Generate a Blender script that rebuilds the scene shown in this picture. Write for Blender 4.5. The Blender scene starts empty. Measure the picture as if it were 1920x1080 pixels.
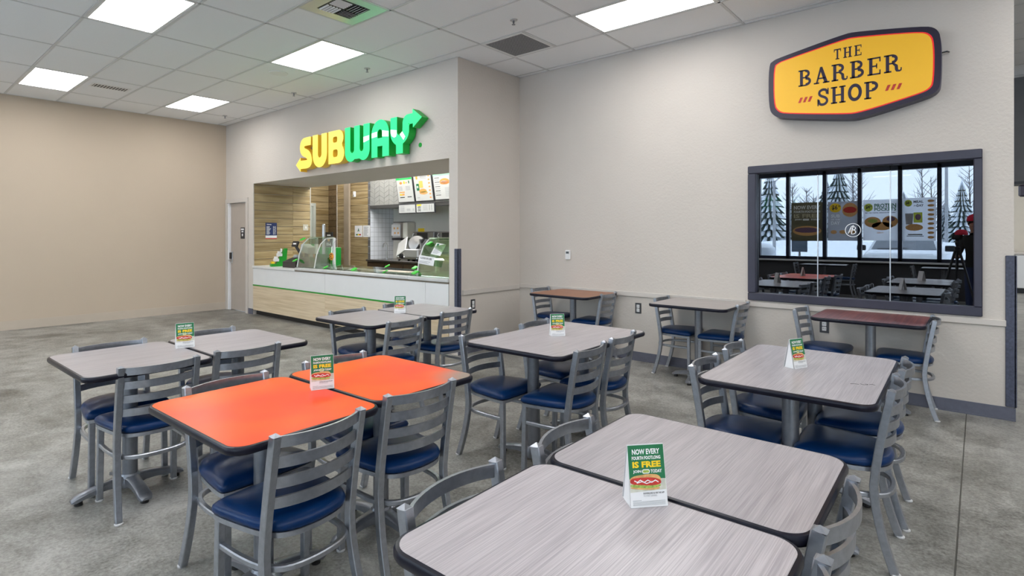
import bpy, math, random
from math import sin, cos, pi, radians, atan2, sqrt
from mathutils import Vector, Matrix
random.seed(7)

# ------------------------------------------------------------------ camera, world, exposure
sc = bpy.context.scene
COL = sc.collection
TH = 0.7025
cam_d = bpy.data.cameras.new('camera'); cam = bpy.data.objects.new('camera', cam_d); COL.objects.link(cam)
cam_d.sensor_width = 36.0; cam_d.lens = 1035.0/1920*36.0; cam_d.shift_y = -(540-440.5)/1920
cam_d.clip_start = 0.05; cam_d.clip_end = 300
cam.location = (0, 0, 1.44); cam.rotation_euler = (pi/2, 0, TH)
sc.camera = cam
w = bpy.data.worlds.new('overcast_sky'); sc.world = w; w.use_nodes = True
bg = w.node_tree.nodes['Background']; bg.inputs[0].default_value = (0.78, 0.88, 1.0, 1); bg.inputs[1].default_value = 3.2
vs = sc.view_settings
sc.display_settings.display_device = 'sRGB'
vs.view_transform = 'Standard'; vs.look = 'None'; vs.gamma = 1.0; vs.use_curve_mapping = False
vs.exposure = 0.85
sc.cycles.use_denoising = True
sc.cycles.sample_clamp_indirect = 6.0
LAMP = 7.0          # radiance of the ceiling light panels
KLAMP = 26.0         # kitchen panels

H = 3.565           # ceiling
YB = 5.77           # barber shop wall
YS = 4.61           # counter wall
XS = -4.75          # side wall between the two
XL = -11.2          # tan wall
YW = -3.8           # window wall behind the camera

# ------------------------------------------------------------------ materials
MATS = {}
def nt(name):
    m = bpy.data.materials.new(name); m.use_nodes = True
    return m, m.node_tree.nodes, m.node_tree.links, m.node_tree.nodes['Principled BSDF']
def mat(name, col, rough=0.5, metal=0.0, var=0.06, vscale=6.0, bump=0.0, bscale=120.0, coat=0.0, spec=0.5, alpha=1.0):
    if name in MATS: return MATS[name]
    m, N, L, b = nt(name)
    tc = N.new('ShaderNodeTexCoord')
    n = N.new('ShaderNodeTexNoise'); n.inputs['Scale'].default_value = vscale; n.inputs['Detail'].default_value = 4
    L.new(tc.outputs['Object'], n.inputs['Vector'])
    r = N.new('ShaderNodeValToRGB')
    r.color_ramp.elements[0].position = 0.3; r.color_ramp.elements[1].position = 0.7
    r.color_ramp.elements[0].color = tuple(c*(1-var) for c in col[:3]) + (1,)
    r.color_ramp.elements[1].color = tuple(min(1, c*(1+var)) for c in col[:3]) + (1,)
    L.new(n.outputs['Fac'], r.inputs['Fac']); L.new(r.outputs['Color'], b.inputs['Base Color'])
    b.inputs['Roughness'].default_value = rough; b.inputs['Metallic'].default_value = metal
    b.inputs['Specular IOR Level'].default_value = spec
    b.inputs['Coat Weight'].default_value = coat
    if bump:
        n2 = N.new('ShaderNodeTexNoise'); n2.inputs['Scale'].default_value = bscale; n2.inputs['Detail'].default_value = 2
        L.new(tc.outputs['Object'], n2.inputs['Vector'])
        bp = N.new('ShaderNodeBump'); bp.inputs['Strength'].default_value = bump; bp.inputs['Distance'].default_value = 0.004
        L.new(n2.outputs['Fac'], bp.inputs['Height']); L.new(bp.outputs['Normal'], b.inputs['Normal'])
    MATS[name] = m
    return m
def emit(name, col, strength):
    if name in MATS: return MATS[name]
    m, N, L, b = nt(name)
    b.inputs['Base Color'].default_value = tuple(col)+(1,); b.inputs['Roughness'].default_value = 0.4
    b.inputs['Emission Color'].default_value = tuple(col)+(1,); b.inputs['Emission Strength'].default_value = strength
    MATS[name] = m
    return m
def glass(name, tint, refl=0.08, rough=0.0):
    """thin pane: see-through, with a mirror share that rises towards grazing angles"""
    if name in MATS: return MATS[name]
    m = bpy.data.materials.new(name); m.use_nodes = True; N, L = m.node_tree.nodes, m.node_tree.links
    N.remove(N['Principled BSDF']); out = N['Material Output']
    t = N.new('ShaderNodeBsdfTransparent'); t.inputs[0].default_value = tuple(tint)+(1,)
    g = N.new('ShaderNodeBsdfGlossy'); g.inputs['Roughness'].default_value = rough; g.inputs['Color'].default_value = (0.92, 0.95, 1, 1)
    lw = N.new('ShaderNodeLayerWeight'); lw.inputs[0].default_value = 0.35
    mp = N.new('ShaderNodeMapRange'); mp.inputs['To Min'].default_value = refl; mp.inputs['To Max'].default_value = min(1, refl*2+0.3)
    L.new(lw.outputs['Facing'], mp.inputs['Value'])
    mx = N.new('ShaderNodeMixShader'); L.new(mp.outputs[0], mx.inputs[0]); L.new(t.outputs[0], mx.inputs[1]); L.new(g.outputs[0], mx.inputs[2])
    L.new(mx.outputs[0], out.inputs[0]); MATS[name] = m
    return m
def grain(name, c0, c1, axis='Y', fine=90.0, stretch=1.6, rough=0.32, c2=None):
    """laminate or wood: streaks along one axis, shifted for each object"""
    if name in MATS: return MATS[name]
    m, N, L, b = nt(name)
    tc = N.new('ShaderNodeTexCoord'); oi = N.new('ShaderNodeObjectInfo')
    mul = N.new('ShaderNodeMath'); mul.operation = 'MULTIPLY'; mul.inputs[1].default_value = 37.0
    L.new(oi.outputs['Random'], mul.inputs[0])
    add = N.new('ShaderNodeVectorMath'); add.operation = 'ADD'
    L.new(tc.outputs['Object'], add.inputs[0]); L.new(mul.outputs[0], add.inputs[1])
    mp = N.new('ShaderNodeMapping'); s = [fine]*3; s['XYZ'.index(axis)] = stretch; mp.inputs['Scale'].default_value = s
    L.new(add.outputs[0], mp.inputs['Vector'])
    n = N.new('ShaderNodeTexNoise'); n.inputs['Scale'].default_value = 1.0; n.inputs['Detail'].default_value = 3; n.inputs['Roughness'].default_value = 0.6
    L.new(mp.outputs[0], n.inputs['Vector'])
    mp2 = N.new('ShaderNodeMapping'); s2 = [fine*0.12]*3; s2['XYZ'.index(axis)] = stretch*0.7; mp2.inputs['Scale'].default_value = s2
    L.new(add.outputs[0], mp2.inputs['Vector'])
    n2 = N.new('ShaderNodeTexNoise'); n2.inputs['Scale'].default_value = 1.0; n2.inputs['Detail'].default_value = 2
    L.new(mp2.outputs[0], n2.inputs['Vector'])
    av = N.new('ShaderNodeMath'); av.operation = 'MULTIPLY_ADD'; av.inputs[1].default_value = 0.28; L.new(n2.outputs['Fac'], av.inputs[0])
    hf = N.new('ShaderNodeMath'); hf.operation = 'MULTIPLY'; hf.inputs[1].default_value = 0.72; L.new(n.outputs['Fac'], hf.inputs[0]); L.new(hf.outputs[0], av.inputs[2])
    r = N.new('ShaderNodeValToRGB'); e = r.color_ramp.elements
    e[0].position = 0.38; e[0].color = tuple(c0)+(1,); e[1].position = 0.62; e[1].color = tuple(c1)+(1,)
    if c2: k = e.new(0.5); k.color = tuple(c2)+(1,)
    L.new(av.outputs[0], r.inputs['Fac'])
    hsv = N.new('ShaderNodeHueSaturation'); mr = N.new('ShaderNodeMapRange'); mr.inputs['To Min'].default_value = 0.9; mr.inputs['To Max'].default_value = 1.1
    L.new(oi.outputs['Random'], mr.inputs['Value']); L.new(mr.outputs[0], hsv.inputs['Value']); L.new(r.outputs['Color'], hsv.inputs['Color'])
    L.new(hsv.outputs[0], b.inputs['Base Color']); b.inputs['Roughness'].default_value = rough
    MATS[name] = m
    return m

wall_m = mat('wall_paint', (0.605, 0.55, 0.49), 0.75, var=0.02, vscale=1.5, bump=0.6, bscale=50)
tan_m = mat('tan_wall', (0.56, 0.46, 0.355), 0.8, var=0.02, vscale=1.0, bump=0.15, bscale=70)  # warmer and darker tone for the far left wall
trim_m = mat('trim_paint', (0.58, 0.53, 0.48), 0.5, var=0.02)
base_m = mat('rubber_base', (0.115, 0.12, 0.155), 0.5, var=0.08, vscale=20)
guard_m = mat('corner_guard_vinyl', (0.055, 0.062, 0.098), 0.45, var=0.3, vscale=60, bump=0.3, bscale=200)
frame_m = mat('dark_window_frame', (0.035, 0.034, 0.055), 0.4, var=0.1)
tile_m = mat('ceiling_tile', (0.87, 0.875, 0.88), 0.9, var=0.03, vscale=160, bump=0.5, bscale=260)
tee_m = mat('ceiling_tee', (0.66, 0.66, 0.66), 0.5, var=0.02)
metal_m = mat('chair_metal', (0.40, 0.42, 0.46), 0.30, 0.85, var=0.10, vscale=45, bump=0.12, bscale=400)
pole_m = mat('pedestal_metal', (0.25, 0.262, 0.29), 0.33, 0.7, var=0.08, vscale=30, bump=0.1, bscale=300)
vinyl_m = mat('navy_vinyl', (0.003, 0.026, 0.100), 0.28, var=0.12, vscale=8, bump=0.12, bscale=350, spec=0.22)
edge_m = mat('black_edge', (0.008, 0.008, 0.016), 0.30, var=0.2, vscale=25, spec=0.25)
black_m = mat('black_plastic', (0.012, 0.012, 0.014), 0.4)
white_m = mat('white_plastic', (0.78, 0.78, 0.77), 0.45, var=0.02)
glide_m = mat('glide_plastic', (0.62, 0.62, 0.62), 0.4, var=0.02)
paper_m = mat('paper', (0.80, 0.80, 0.80), 0.6, var=0.02)
steel_m = mat('stainless', (0.55, 0.56, 0.57), 0.28, 0.95, var=0.05, vscale=12)
lam_m = grain('grey_laminate', (0.30, 0.272, 0.285), (0.455, 0.42, 0.43), 'Y', 330, 4.0, 0.3)
lam_x = grain('grey_laminate_far', (0.30, 0.27, 0.26), (0.46, 0.415, 0.40), 'X', 260, 4.0, 0.3)
maroon_m = grain('maroon_laminate', (0.085, 0.018, 0.022), (0.27, 0.085, 0.075), 'Y', 80, 1.5, 0.28)
brown_m = grain('brown_laminate', (0.24, 0.098, 0.048), (0.34, 0.15, 0.08), 'X', 60, 2.0, 0.4)
oak_y = grain('oak_plank', (0.27, 0.185, 0.075), (0.50, 0.385, 0.205), 'Y', 38, 1.6, 0.5)
oak_x = grain('oak_plank_x', (0.25, 0.172, 0.072), (0.46, 0.35, 0.185), 'X', 38, 1.6, 0.5)
shaded_oak = grain('shaded_oak_plank', (0.10, 0.065, 0.03), (0.19, 0.13, 0.065), 'Y', 38, 1.6, 0.55)  # oak with the passage's lack of light put into its colour
ash_x = grain('pale_ash_panel', (0.52, 0.40, 0.25), (0.66, 0.54, 0.375), 'X', 45, 1.3, 0.45)
pwhite = mat('white_panel', (0.74, 0.74, 0.73), 0.35, var=0.015)
green_m = mat('green_strip', (0.02, 0.33, 0.03), 0.35, var=0.05)
leaf_m = mat('bright_green_foil', (0.05, 0.60, 0.04), 0.35, var=0.15, vscale=40)
snow_m = mat('snow', (0.86, 0.90, 0.96), 0.85, var=0.04, vscale=0.4, bump=0.3, bscale=3)
blackp = mat('print_black', (0.02, 0.02, 0.02), 0.6)
pgreen = mat('print_green', (0.012, 0.165, 0.062), 0.5, var=0.1, vscale=12)
pyel = mat('print_yellow', (0.90, 0.62, 0.01), 0.5, var=0.03)
pwh = mat('print_white', (0.88, 0.88, 0.88), 0.5, var=0.01)
pred = mat('print_red', (0.55, 0.035, 0.025), 0.5, var=0.3, vscale=90)
pbun = mat('print_bun', (0.68, 0.38, 0.14), 0.5, var=0.3, vscale=60)
plet = mat('print_lettuce', (0.33, 0.45, 0.09), 0.5, var=0.4, vscale=150)
pgry = mat('print_grey', (0.35, 0.36, 0.37), 0.6)

def concrete():
    m, N, L, b = nt('polished_concrete')
    tc = N.new('ShaderNodeTexCoord')
    def noise(s, d, ro=0.55, dist=0.0):
        n = N.new('ShaderNodeTexNoise'); n.inputs['Scale'].default_value = s; n.inputs['Detail'].default_value = d
        n.inputs['Roughness'].default_value = ro; n.inputs['Distortion'].default_value = dist
        L.new(tc.outputs['Object'], n.inputs['Vector']); return n
    def mixv(a, bb, f):
        x = N.new('ShaderNodeMath'); x.operation = 'MULTIPLY_ADD'; x.inputs[1].default_value = f
        L.new(a, x.inputs[0]); L.new(bb, x.inputs[2]); return x.outputs[0]
    big = noise(0.55, 5, 0.6, 0.6); mid = noise(3.2, 8, 0.72, 0.4); fine = noise(55, 5, 0.75)
    z = N.new('ShaderNodeMath'); z.operation = 'MULTIPLY'; z.inputs[1].default_value = 0.28; L.new(big.outputs['Fac'], z.inputs[0])
    v = mixv(mid.outputs['Fac'], z.outputs[0], 0.40); v = mixv(fine.outputs['Fac'], v, 0.32)
    r = N.new('ShaderNodeValToRGB'); e = r.color_ramp.elements
    e[0].position = 0.40; e[0].color = (0.070, 0.066, 0.056, 1); e[1].position = 0.60; e[1].color = (0.40, 0.39, 0.36, 1)
    k = e.new(0.49); k.color = (0.21, 0.203, 0.182, 1)
    L.new(v, r.inputs['Fac']); L.new(r.outputs['Color'], b.inputs['Base Color'])
    rr = N.new('ShaderNodeMapRange'); rr.inputs['To Min'].default_value = 0.30; rr.inputs['To Max'].default_value = 0.55
    L.new(mid.outputs['Fac'], rr.inputs['Value']); L.new(rr.outputs[0], b.inputs['Roughness'])
    bp = N.new('ShaderNodeBump'); bp.inputs['Strength'].default_value = 0.12; bp.inputs['Distance'].default_value = 0.003
    L.new(fine.outputs['Fac'], bp.inputs['Height']); L.new(bp.outputs['Normal'], b.inputs['Normal'])
    return m
conc_m = concrete()

def orange(name, corner):
    m, N, L, b = nt(name)
    tc = N.new('ShaderNodeTexCoord')
    n = N.new('ShaderNodeTexNoise'); n.inputs['Scale'].default_value = 2.2; n.inputs['Detail'].default_value = 2
    L.new(tc.outputs['Object'], n.inputs['Vector'])
    r = N.new('ShaderNodeValToRGB'); e = r.color_ramp.elements
    e[0].position = 0.35; e[0].color = (0.84, 0.050, 0.006, 1); e[1].position = 0.68; e[1].color = (0.90, 0.145, 0.001, 1)
    L.new(n.outputs['Fac'], r.inputs['Fac']); src = r.outputs['Color']
    if corner:      # the laminate is worn to grey at one corner
        d = N.new('ShaderNodeVectorMath'); d.operation = 'DISTANCE'; d.inputs[1].default_value = (0.42, 0.30, 0.75)
        L.new(tc.outputs['Object'], d.inputs[0])
        mr = N.new('ShaderNodeMapRange'); mr.inputs['From Min'].default_value = 0.10; mr.inputs['From Max'].default_value = 0.30
        mr.inputs['To Min'].default_value = 1; mr.inputs['To Max'].default_value = 0; mr.interpolation_type = 'SMOOTHSTEP'
        L.new(d.outputs['Value'], mr.inputs['Value'])
        mx = N.new('ShaderNodeMixRGB'); L.new(mr.outputs[0], mx.inputs[0]); L.new(src, mx.inputs[1]); mx.inputs[2].default_value = (0.30, 0.235, 0.19, 1)
        src = mx.outputs[0]
    L.new(src, b.inputs['Base Color']); b.inputs['Roughness'].default_value = 0.30; b.inputs['Specular IOR Level'].default_value = 0.3
    return m
orange_a = orange('orange_laminate', False); orange_b = orange('orange_laminate_worn_corner', True)

def white_tile():
    m, N, L, b = nt('small_white_tile')
    tc = N.new('ShaderNodeTexCoord'); mp = N.new('ShaderNodeMapping'); mp.inputs['Rotation'].default_value = (0, pi/2, pi/2)
    sep = N.new('ShaderNodeSeparateXYZ'); cmb = N.new('ShaderNodeCombineXYZ')
    L.new(tc.outputs['Object'], sep.inputs[0]); L.new(sep.outputs['Y'], cmb.inputs[0]); L.new(sep.outputs['Z'], cmb.inputs[1])
    br = N.new('ShaderNodeTexBrick'); br.offset = 0; br.inputs['Scale'].default_value = 1; br.inputs['Brick Width'].default_value = 0.1; br.inputs['Row Height'].default_value = 0.1
    br.inputs['Mortar Size'].default_value = 0.003; br.inputs['Color1'].default_value = (0.72, 0.74, 0.78, 1); br.inputs['Color2'].default_value = (0.70, 0.72, 0.76, 1); br.inputs['Mortar'].default_value = (0.35, 0.36, 0.38, 1)
    L.new(cmb.outputs[0], br.inputs['Vector']); L.new(br.outputs['Color'], b.inputs['Base Color']); b.inputs['Roughness'].default_value = 0.3
    return m
wtile_m = white_tile()

# ------------------------------------------------------------------ mesh helpers
class MB:
    def __init__(s): s.v = []; s.f = []
    def add(s, vs_, fs_):
        o = len(s.v); s.v += [tuple(p) for p in vs_]; s.f += [tuple(i+o for i in f) for f in fs_]; return s
    def box(s, x0, x1, y0, y1, z0, z1, M=None):
        P = [Vector(p) for p in ((x0,y0,z0),(x1,y0,z0),(x1,y1,z0),(x0,y1,z0),(x0,y0,z1),(x1,y0,z1),(x1,y1,z1),(x0,y1,z1))]
        if M: P = [M @ p for p in P]
        return s.add(P, [(0,3,2,1),(4,5,6,7),(0,1,5,4),(1,2,6,5),(2,3,7,6),(3,0,4,7)])
    def bbox(s, x0, x1, y0, y1, z0, z1, c=0.004, M=None):
        """box with chamfered edges all round"""
        rings = []
        for z, k in ((z0, c), (z0+c, 0), (z1-c, 0), (z1, c)):
            a, b_, d, e = x0+k, x1-k, y0+k, y1-k
            rings.append([(a+c,d,z),(b_-c,d,z),(b_,d+c,z),(b_,e-c,z),(b_-c,e,z),(a+c,e,z),(a,e-c,z),(a,d+c,z)])
        V = [Vector(p) for r in rings for p in r]
        if M: V = [M @ p for p in V]
        F = [tuple(range(7,-1,-1)), tuple(range(24,32))]
        for i in range(3):
            for j in range(8): F.append((i*8+j, i*8+(j+1)%8, i*8+8+(j+1)%8, i*8+8+j))
        return s.add(V, F)
    def prism(s, poly, d0, d1, M=None):
        """polygon in xy, from z=d0 to z=d1"""
        n = len(poly); V = [Vector((p[0],p[1],d0)) for p in poly]+[Vector((p[0],p[1],d1)) for p in poly]
        if M: V = [M @ p for p in V]
        return s.add(V, [tuple(range(n-1,-1,-1)), tuple(range(n,2*n))]+[(i,(i+1)%n,n+(i+1)%n,n+i) for i in range(n)])
    def loft(s, rings, cap0=True, cap1=True):
        n = len(rings[0]); V = [p for r in rings for p in r]; F = []
        for i in range(len(rings)-1):
            for j in range(n): F.append((i*n+j, i*n+(j+1)%n, (i+1)*n+(j+1)%n, (i+1)*n+j))
        if cap0: F.append(tuple(range(n-1,-1,-1)))
        if cap1: F.append(tuple(range((len(rings)-1)*n, len(rings)*n)))
        return s.add(V, F)
    def sweep(s, path, sec, bn, scale=None):
        """section (a,b) swept along path; a goes along bn x tangent, b along bn"""
        bn = Vector(bn); rings = []; P = [Vector(p) for p in path]
        for i, p in enumerate(P):
            t = (P[min(i+1,len(P)-1)]-P[max(i-1,0)]).normalized(); nn = bn.cross(t).normalized(); k = scale[i] if scale else 1
            rings.append([p+nn*a*k+bn*b_*k for a, b_ in sec])
        return s.loft(rings)
    def tube(s, path, r, n=8, rs=None):
        P = [Vector(p) for p in path]; rings = []; ref = None
        for i, p in enumerate(P):
            t = (P[min(i+1,len(P)-1)]-P[max(i-1,0)]).normalized()
            if ref is None: ref = Vector((0,0,1)) if abs(t.z) < 0.9 else Vector((1,0,0))
            a = (ref-t*ref.dot(t)).normalized(); b_ = t.cross(a); ref = a; rr = rs[i] if rs else r
            rings.append([p+(a*cos(2*pi*j/n)+b_*sin(2*pi*j/n))*rr for j in range(n)])
        return s.loft(rings)
    def lathe(s, prof, n=20, c=(0,0), M=None):
        rings = [[Vector((c[0]+r*cos(2*pi*j/n), c[1]+r*sin(2*pi*j/n), z)) for j in range(n)] for r, z in prof]
        if M: rings = [[M @ p for p in r] for r in rings]
        return s.loft(rings)
    def mesh(s, name):
        me = bpy.data.meshes.new(name); me.from_pydata([tuple(p) for p in s.v], [], s.f); me.update(); return me
def chsec(a, b, c):
    return [(-a+c,-b),(a-c,-b),(a,-b+c),(a,b-c),(a-c,b),(-a+c,b),(-a,b-c),(-a,-b+c)]
def obj(name, mb, m, parent=None, loc=None, rot=None, smooth=False):
    me = mb.mesh(name) if isinstance(mb, MB) else mb
    if m and not me.materials: me.materials.append(m)
    if smooth:
        me.shade_smooth() if hasattr(me, 'shade_smooth') else [setattr(p, 'use_smooth', True) for p in me.polygons]
        if smooth != 'all': me.set_sharp_from_angle(angle=radians(40))
    o = bpy.data.objects.new(name, me); COL.objects.link(o)
    if parent: o.parent = parent
    if loc is not None: o.location = loc
    if rot is not None: o.rotation_euler = rot
    return o
def tag(o, label, cat, group=None):
    o['label'] = label; o['category'] = cat
    if group: o['group'] = group
    return o
def thing(name, label, cat, loc=(0,0,0), rz=0.0, group=None):
    o = bpy.data.objects.new(name, None); COL.objects.link(o); o.empty_display_size = 0.1
    o.location = loc; o.rotation_euler = (0,0,rz)
    return tag(o, label, cat, group)
def struct(name, mb, m, label=None, cat=None, parent=None):
    o = obj(name, mb, m, parent)
    if parent is None:
        o['kind'] = 'structure'
        if label: o['label'] = label
        if cat: o['category'] = cat
    return o
def dup(root, loc, rz, label, group=None):
    r = root.copy(); COL.objects.link(r); r.location = loc; r.rotation_euler = (0,0,rz); r['label'] = label
    if group: r['group'] = group
    for ch in list(root.children):
        c = ch.copy(); COL.objects.link(c); c.parent = r
        for g in list(ch.children):
            d = g.copy(); COL.objects.link(d); d.parent = c
    return r
def chaikin(P, n=2, closed=True):
    for _ in range(n):
        Q = []
        m = len(P)
        for i in range(m if closed else m-1):
            a, b = P[i], P[(i+1)%m]
            Q += [tuple(a[k]*.75+b[k]*.25 for k in range(len(a))), tuple(a[k]*.25+b[k]*.75 for k in range(len(a)))]
        if not closed: Q = [P[0]]+Q+[P[-1]]
        P = Q
    return P
def rrect(x0, x1, y0, y1, r, n=5):
    P = []
    for cx_, cy_, a in ((x1-r,y1-r,0),(x0+r,y1-r,90),(x0+r,y0+r,180),(x1-r,y0+r,270)):
        for i in range(n+1): t = radians(a+90*i/n); P.append((cx_+r*cos(t), cy_+r*sin(t)))
    return P
def ell(cx_, cy_, rx, ry, n=20, a0=0, a1=360):
    full = abs(a1-a0) >= 360
    return [(cx_+rx*cos(radians(a0+(a1-a0)*i/(n if full else n-1))), cy_+ry*sin(radians(a0+(a1-a0)*i/(n if full else n-1)))) for i in range(n)]
def flat(polys, d=0.0006):
    b = MB()
    for p in polys: b.prism(p, 0, d)
    return b
def band(cx_, cy_, rx, ry, t, a0, a1, n=14):
    return ell(cx_, cy_, rx, ry, n, a0, a1)+ell(cx_, cy_, rx-t, ry-t, n, a1, a0)
_tm = {}
def text_mesh(s, size, bold=0.0, align='CENTER', squeeze=1.0, mirror=False):
    key = (s, size, bold, align, squeeze, mirror)
    if key in _tm: return _tm[key]
    cu = bpy.data.curves.new('t', 'FONT'); cu.body = s; cu.size = size; cu.offset = bold*size; cu.align_x = align; cu.resolution_u = 2
    o = bpy.data.objects.new('t', cu); COL.objects.link(o)
    me = bpy.data.meshes.new_from_object(o.evaluated_get(bpy.context.evaluated_depsgraph_get()))
    bpy.data.objects.remove(o); bpy.data.curves.remove(cu)
    for v in me.vertices: v.co.x *= squeeze*(-1 if mirror else 1)
    me.materials.clear(); me.name = 'lettering'; _tm[key] = me
    return me
def fit_text(s, width, height, bold=0.02, mirror=False):
    """letters stretched to a given box, centred on x, baseline at y=0"""
    me = text_mesh(s, 1.0, bold, 'CENTER', 1.0, mirror).copy()
    xs = [v.co.x for v in me.vertices]; ys = [v.co.y for v in me.vertices]
    kx = width/(max(xs)-min(xs)); ky = height/(max(ys)-min(ys)); mx_ = (max(xs)+min(xs))/2; my = min(ys)
    for v in me.vertices: v.co.x = (v.co.x-mx_)*kx; v.co.y = (v.co.y-my)*ky
    return me
def curve_mesh(shapes, depth):
    """shapes: list of (outer, [holes]); filled and extruded from z=0 to z=depth"""
    b = MB()
    for outer, holes in shapes:
        cu = bpy.data.curves.new('c', 'CURVE'); cu.dimensions = '2D'; cu.fill_mode = 'BOTH'; cu.extrude = depth/2
        for P in [outer]+holes:
            sp = cu.splines.new('POLY'); sp.points.add(len(P)-1); sp.use_cyclic_u = True
            for i, p in enumerate(P): sp.points[i].co = (p[0], p[1], 0, 1)
        o = bpy.data.objects.new('c', cu); COL.objects.link(o)
        me = bpy.data.meshes.new_from_object(o.evaluated_get(bpy.context.evaluated_depsgraph_get()))
        b.add([(v.co.x, v.co.y, v.co.z+depth/2+0.0004*shapes.index((outer, holes))) for v in me.vertices], [tuple(p.vertices) for p in me.polygons])
        bpy.data.objects.remove(o); bpy.data.curves.remove(cu); bpy.data.meshes.remove(me)
    return b
def stroke(path, wd):
    P = [Vector((p[0], p[1])) for p in path]; L_, R_ = [], []
    for i, p in enumerate(P):
        t = (P[min(i+1,len(P)-1)]-P[max(i-1,0)]).normalized(); n = Vector((-t.y, t.x))
        L_.append(tuple(p+n*wd/2)); R_.append(tuple(p-n*wd/2))
    return L_+R_[::-1]
# standing frames: local x to the world direction, local y up
def face_south(x, y, z): return Matrix.Translation((x,y,z)) @ Matrix.Rotation(pi/2, 4, 'X')     # faces -Y
ROT_S = (pi/2, 0, 0)            # a flat print facing -Y
ROT_E = (pi/2, 0, pi/2)         # a flat print facing +X
ROT_N = (pi/2, 0, pi)           # facing +Y

# ------------------------------------------------------------------ the room
JX = -0.08
fl = struct('floor', MB().box(-14, 8, -4.2, 20.5, -0.16, -0.006), mat('joint_filler', (0.13,0.125,0.11), 0.8), 'grey polished concrete floor with one sawn control joint', 'floor')
obj('slab', MB().bbox(-14, JX-0.003, -4.2, 20.5, -0.0061, 0.0, 0.002), conc_m, fl)
obj('slab', MB().bbox(JX+0.003, 8, -4.2, 20.5, -0.0061, 0.0, 0.002), conc_m, fl)

# counter wall with its opening
OX0, OX1, OZ = -10.06, -4.90, 2.37
ws = struct('wall_counter', MB().box(-10.24, OX0, YS, 5.72, 0, OZ).box(-11.2, -10.24, YS, YS+0.15, 2.13, OZ).box(OX1, XS, YS, 5.72, 0, OZ)
            .box(-11.2, XS, YS, 5.72, OZ, H), wall_m, 'beige wall around the sandwich counter opening', 'wall')
struct('wall_side', MB().box(XS-0.14, XS, 5.72, YB, 0, H), wall_m, 'short return wall between counter and barber shop', 'wall')
# barber wall with its window hole
WX0, WX1, WZ0, WZ1 = -1.77, 0.02, 0.79, 2.125
struct('wall_barber', MB().box(XS-0.14, WX0, YB, YB+0.14, 0, H).box(WX1, 0.205, YB, YB+0.14, 0, H).box(WX0, WX1, YB, YB+0.14, 0, WZ0).box(WX0, WX1, YB, YB+0.14, WZ1, H).box(0.125, 0.205, YB+0.14, 9.7, 0, H),
       wall_m, 'light beige wall of the barber shop with a wide dark window', 'wall')
struct('wall_barber_room', MB().box(0.065, 0.125, YB+0.14, 9.6, 0, H).box(XS-0.14, 0.125, 9.6, 9.66, 0, H).box(XS-0.14, XS-0.08, YB+0.14, 9.6, 0, H), mat('unlit_room_colour', (0.10, 0.10, 0.11), 0.8), 'back walls of the barber shop, unlit darkness put into their colour', 'wall')  # dark wall colour stands in for the unlit shop interior
struct('wall_left', MB().box(XL-0.12, XL, YW, YS+0.15, 0, H), tan_m, 'plain tan wall at the far left', 'wall')
struct('baseboard_left', MB().box(XL, XL+0.012, YW, YS, 0, 0.14), mat('tan_base', (0.55,0.47,0.385), 0.6, var=0.03), 'low tan baseboard along the tan wall', 'baseboard')
# rest of the hall, seen past the barber shop's corner
struct('wall_hall_end', MB().box(-5, 8, 19.4, 19.5, 0, H), mat('cream_paint', (0.66,0.61,0.52), 0.8, var=0.02), 'cream wall at the far end of the hall', 'wall')
struct('wall_right', MB().box(8, 8.1, YW, 19.5, 0, H), wall_m, 'beige wall at the right end of the hall', 'wall')
struct('trim_1', MB().box(0.205, 8, 10.1, 10.4, 2.16, H), mat('grey_bulkhead', (0.17,0.17,0.175), 0.8), 'dark grey bulkhead across the hall', 'bulkhead')
struct('trim_2', MB().box(0.205, 8, 10.08, 10.42, 2.12, 2.16), black_m, 'black edge along the bottom of the grey bulkhead', 'trim')
# bases and chair rails
struct('baseboard_barber', MB().box(XS, 0.215, YB-0.008, YB, 0, 0.10).box(XS, 0.215, YB-0.02, YB-0.008, 0, 0.012), base_m, 'grey rubber base under the barber shop wall', 'baseboard')
struct('baseboard_barber_end', MB().box(0.205, 0.215, YB, 9.6, 0, 0.10), base_m, 'grey rubber base round the barber shop corner', 'baseboard')
struct('baseboard_side', MB().box(XS, XS+0.008, YS+0.0, YB-0.02, 0, 0.10), base_m, 'grey rubber base under the short return wall', 'baseboard')
struct('baseboard_counter', MB().box(-10.24, OX0, YS-0.008, YS, 0, 0.10), base_m, 'grey rubber base between the door and the counter', 'baseboard')
struct('trim_3', MB().bbox(XS+0.02, WX0-0.02, YB-0.02, YB, 0.732, 0.785, 0.003).bbox(WX0-0.02, 0.16, YB-0.02, YB, 0.727, 0.775, 0.003), trim_m, 'painted chair rail along the barber shop wall', 'trim')
struct('trim_4', MB().bbox(XS, XS+0.02, YS+0.07, YB-0.02, 0.715, 0.775, 0.003), trim_m, 'painted chair rail on the short return wall', 'trim')
tag(obj('corner_guard', MB().bbox(0.155, 0.222, YB-0.014, YB, 0.105, 1.28, 0.004).bbox(0.205, 0.219, YB-0.014, YB+0.05, 0.105, 1.28, 0.004), guard_m),
    'blue grey textured corner guard at the free end of the barber shop wall', 'corner guard')
tag(obj('corner_guard', MB().bbox(XS-0.05, XS+0.012, YS-0.012, YS, 0.10, 1.275, 0.004).bbox(XS, XS+0.012, YS-0.012, YS+0.05, 0.10, 1.275, 0.004), guard_m),
    'dark grey corner guard beside the sandwich counter', 'corner guard')
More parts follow.
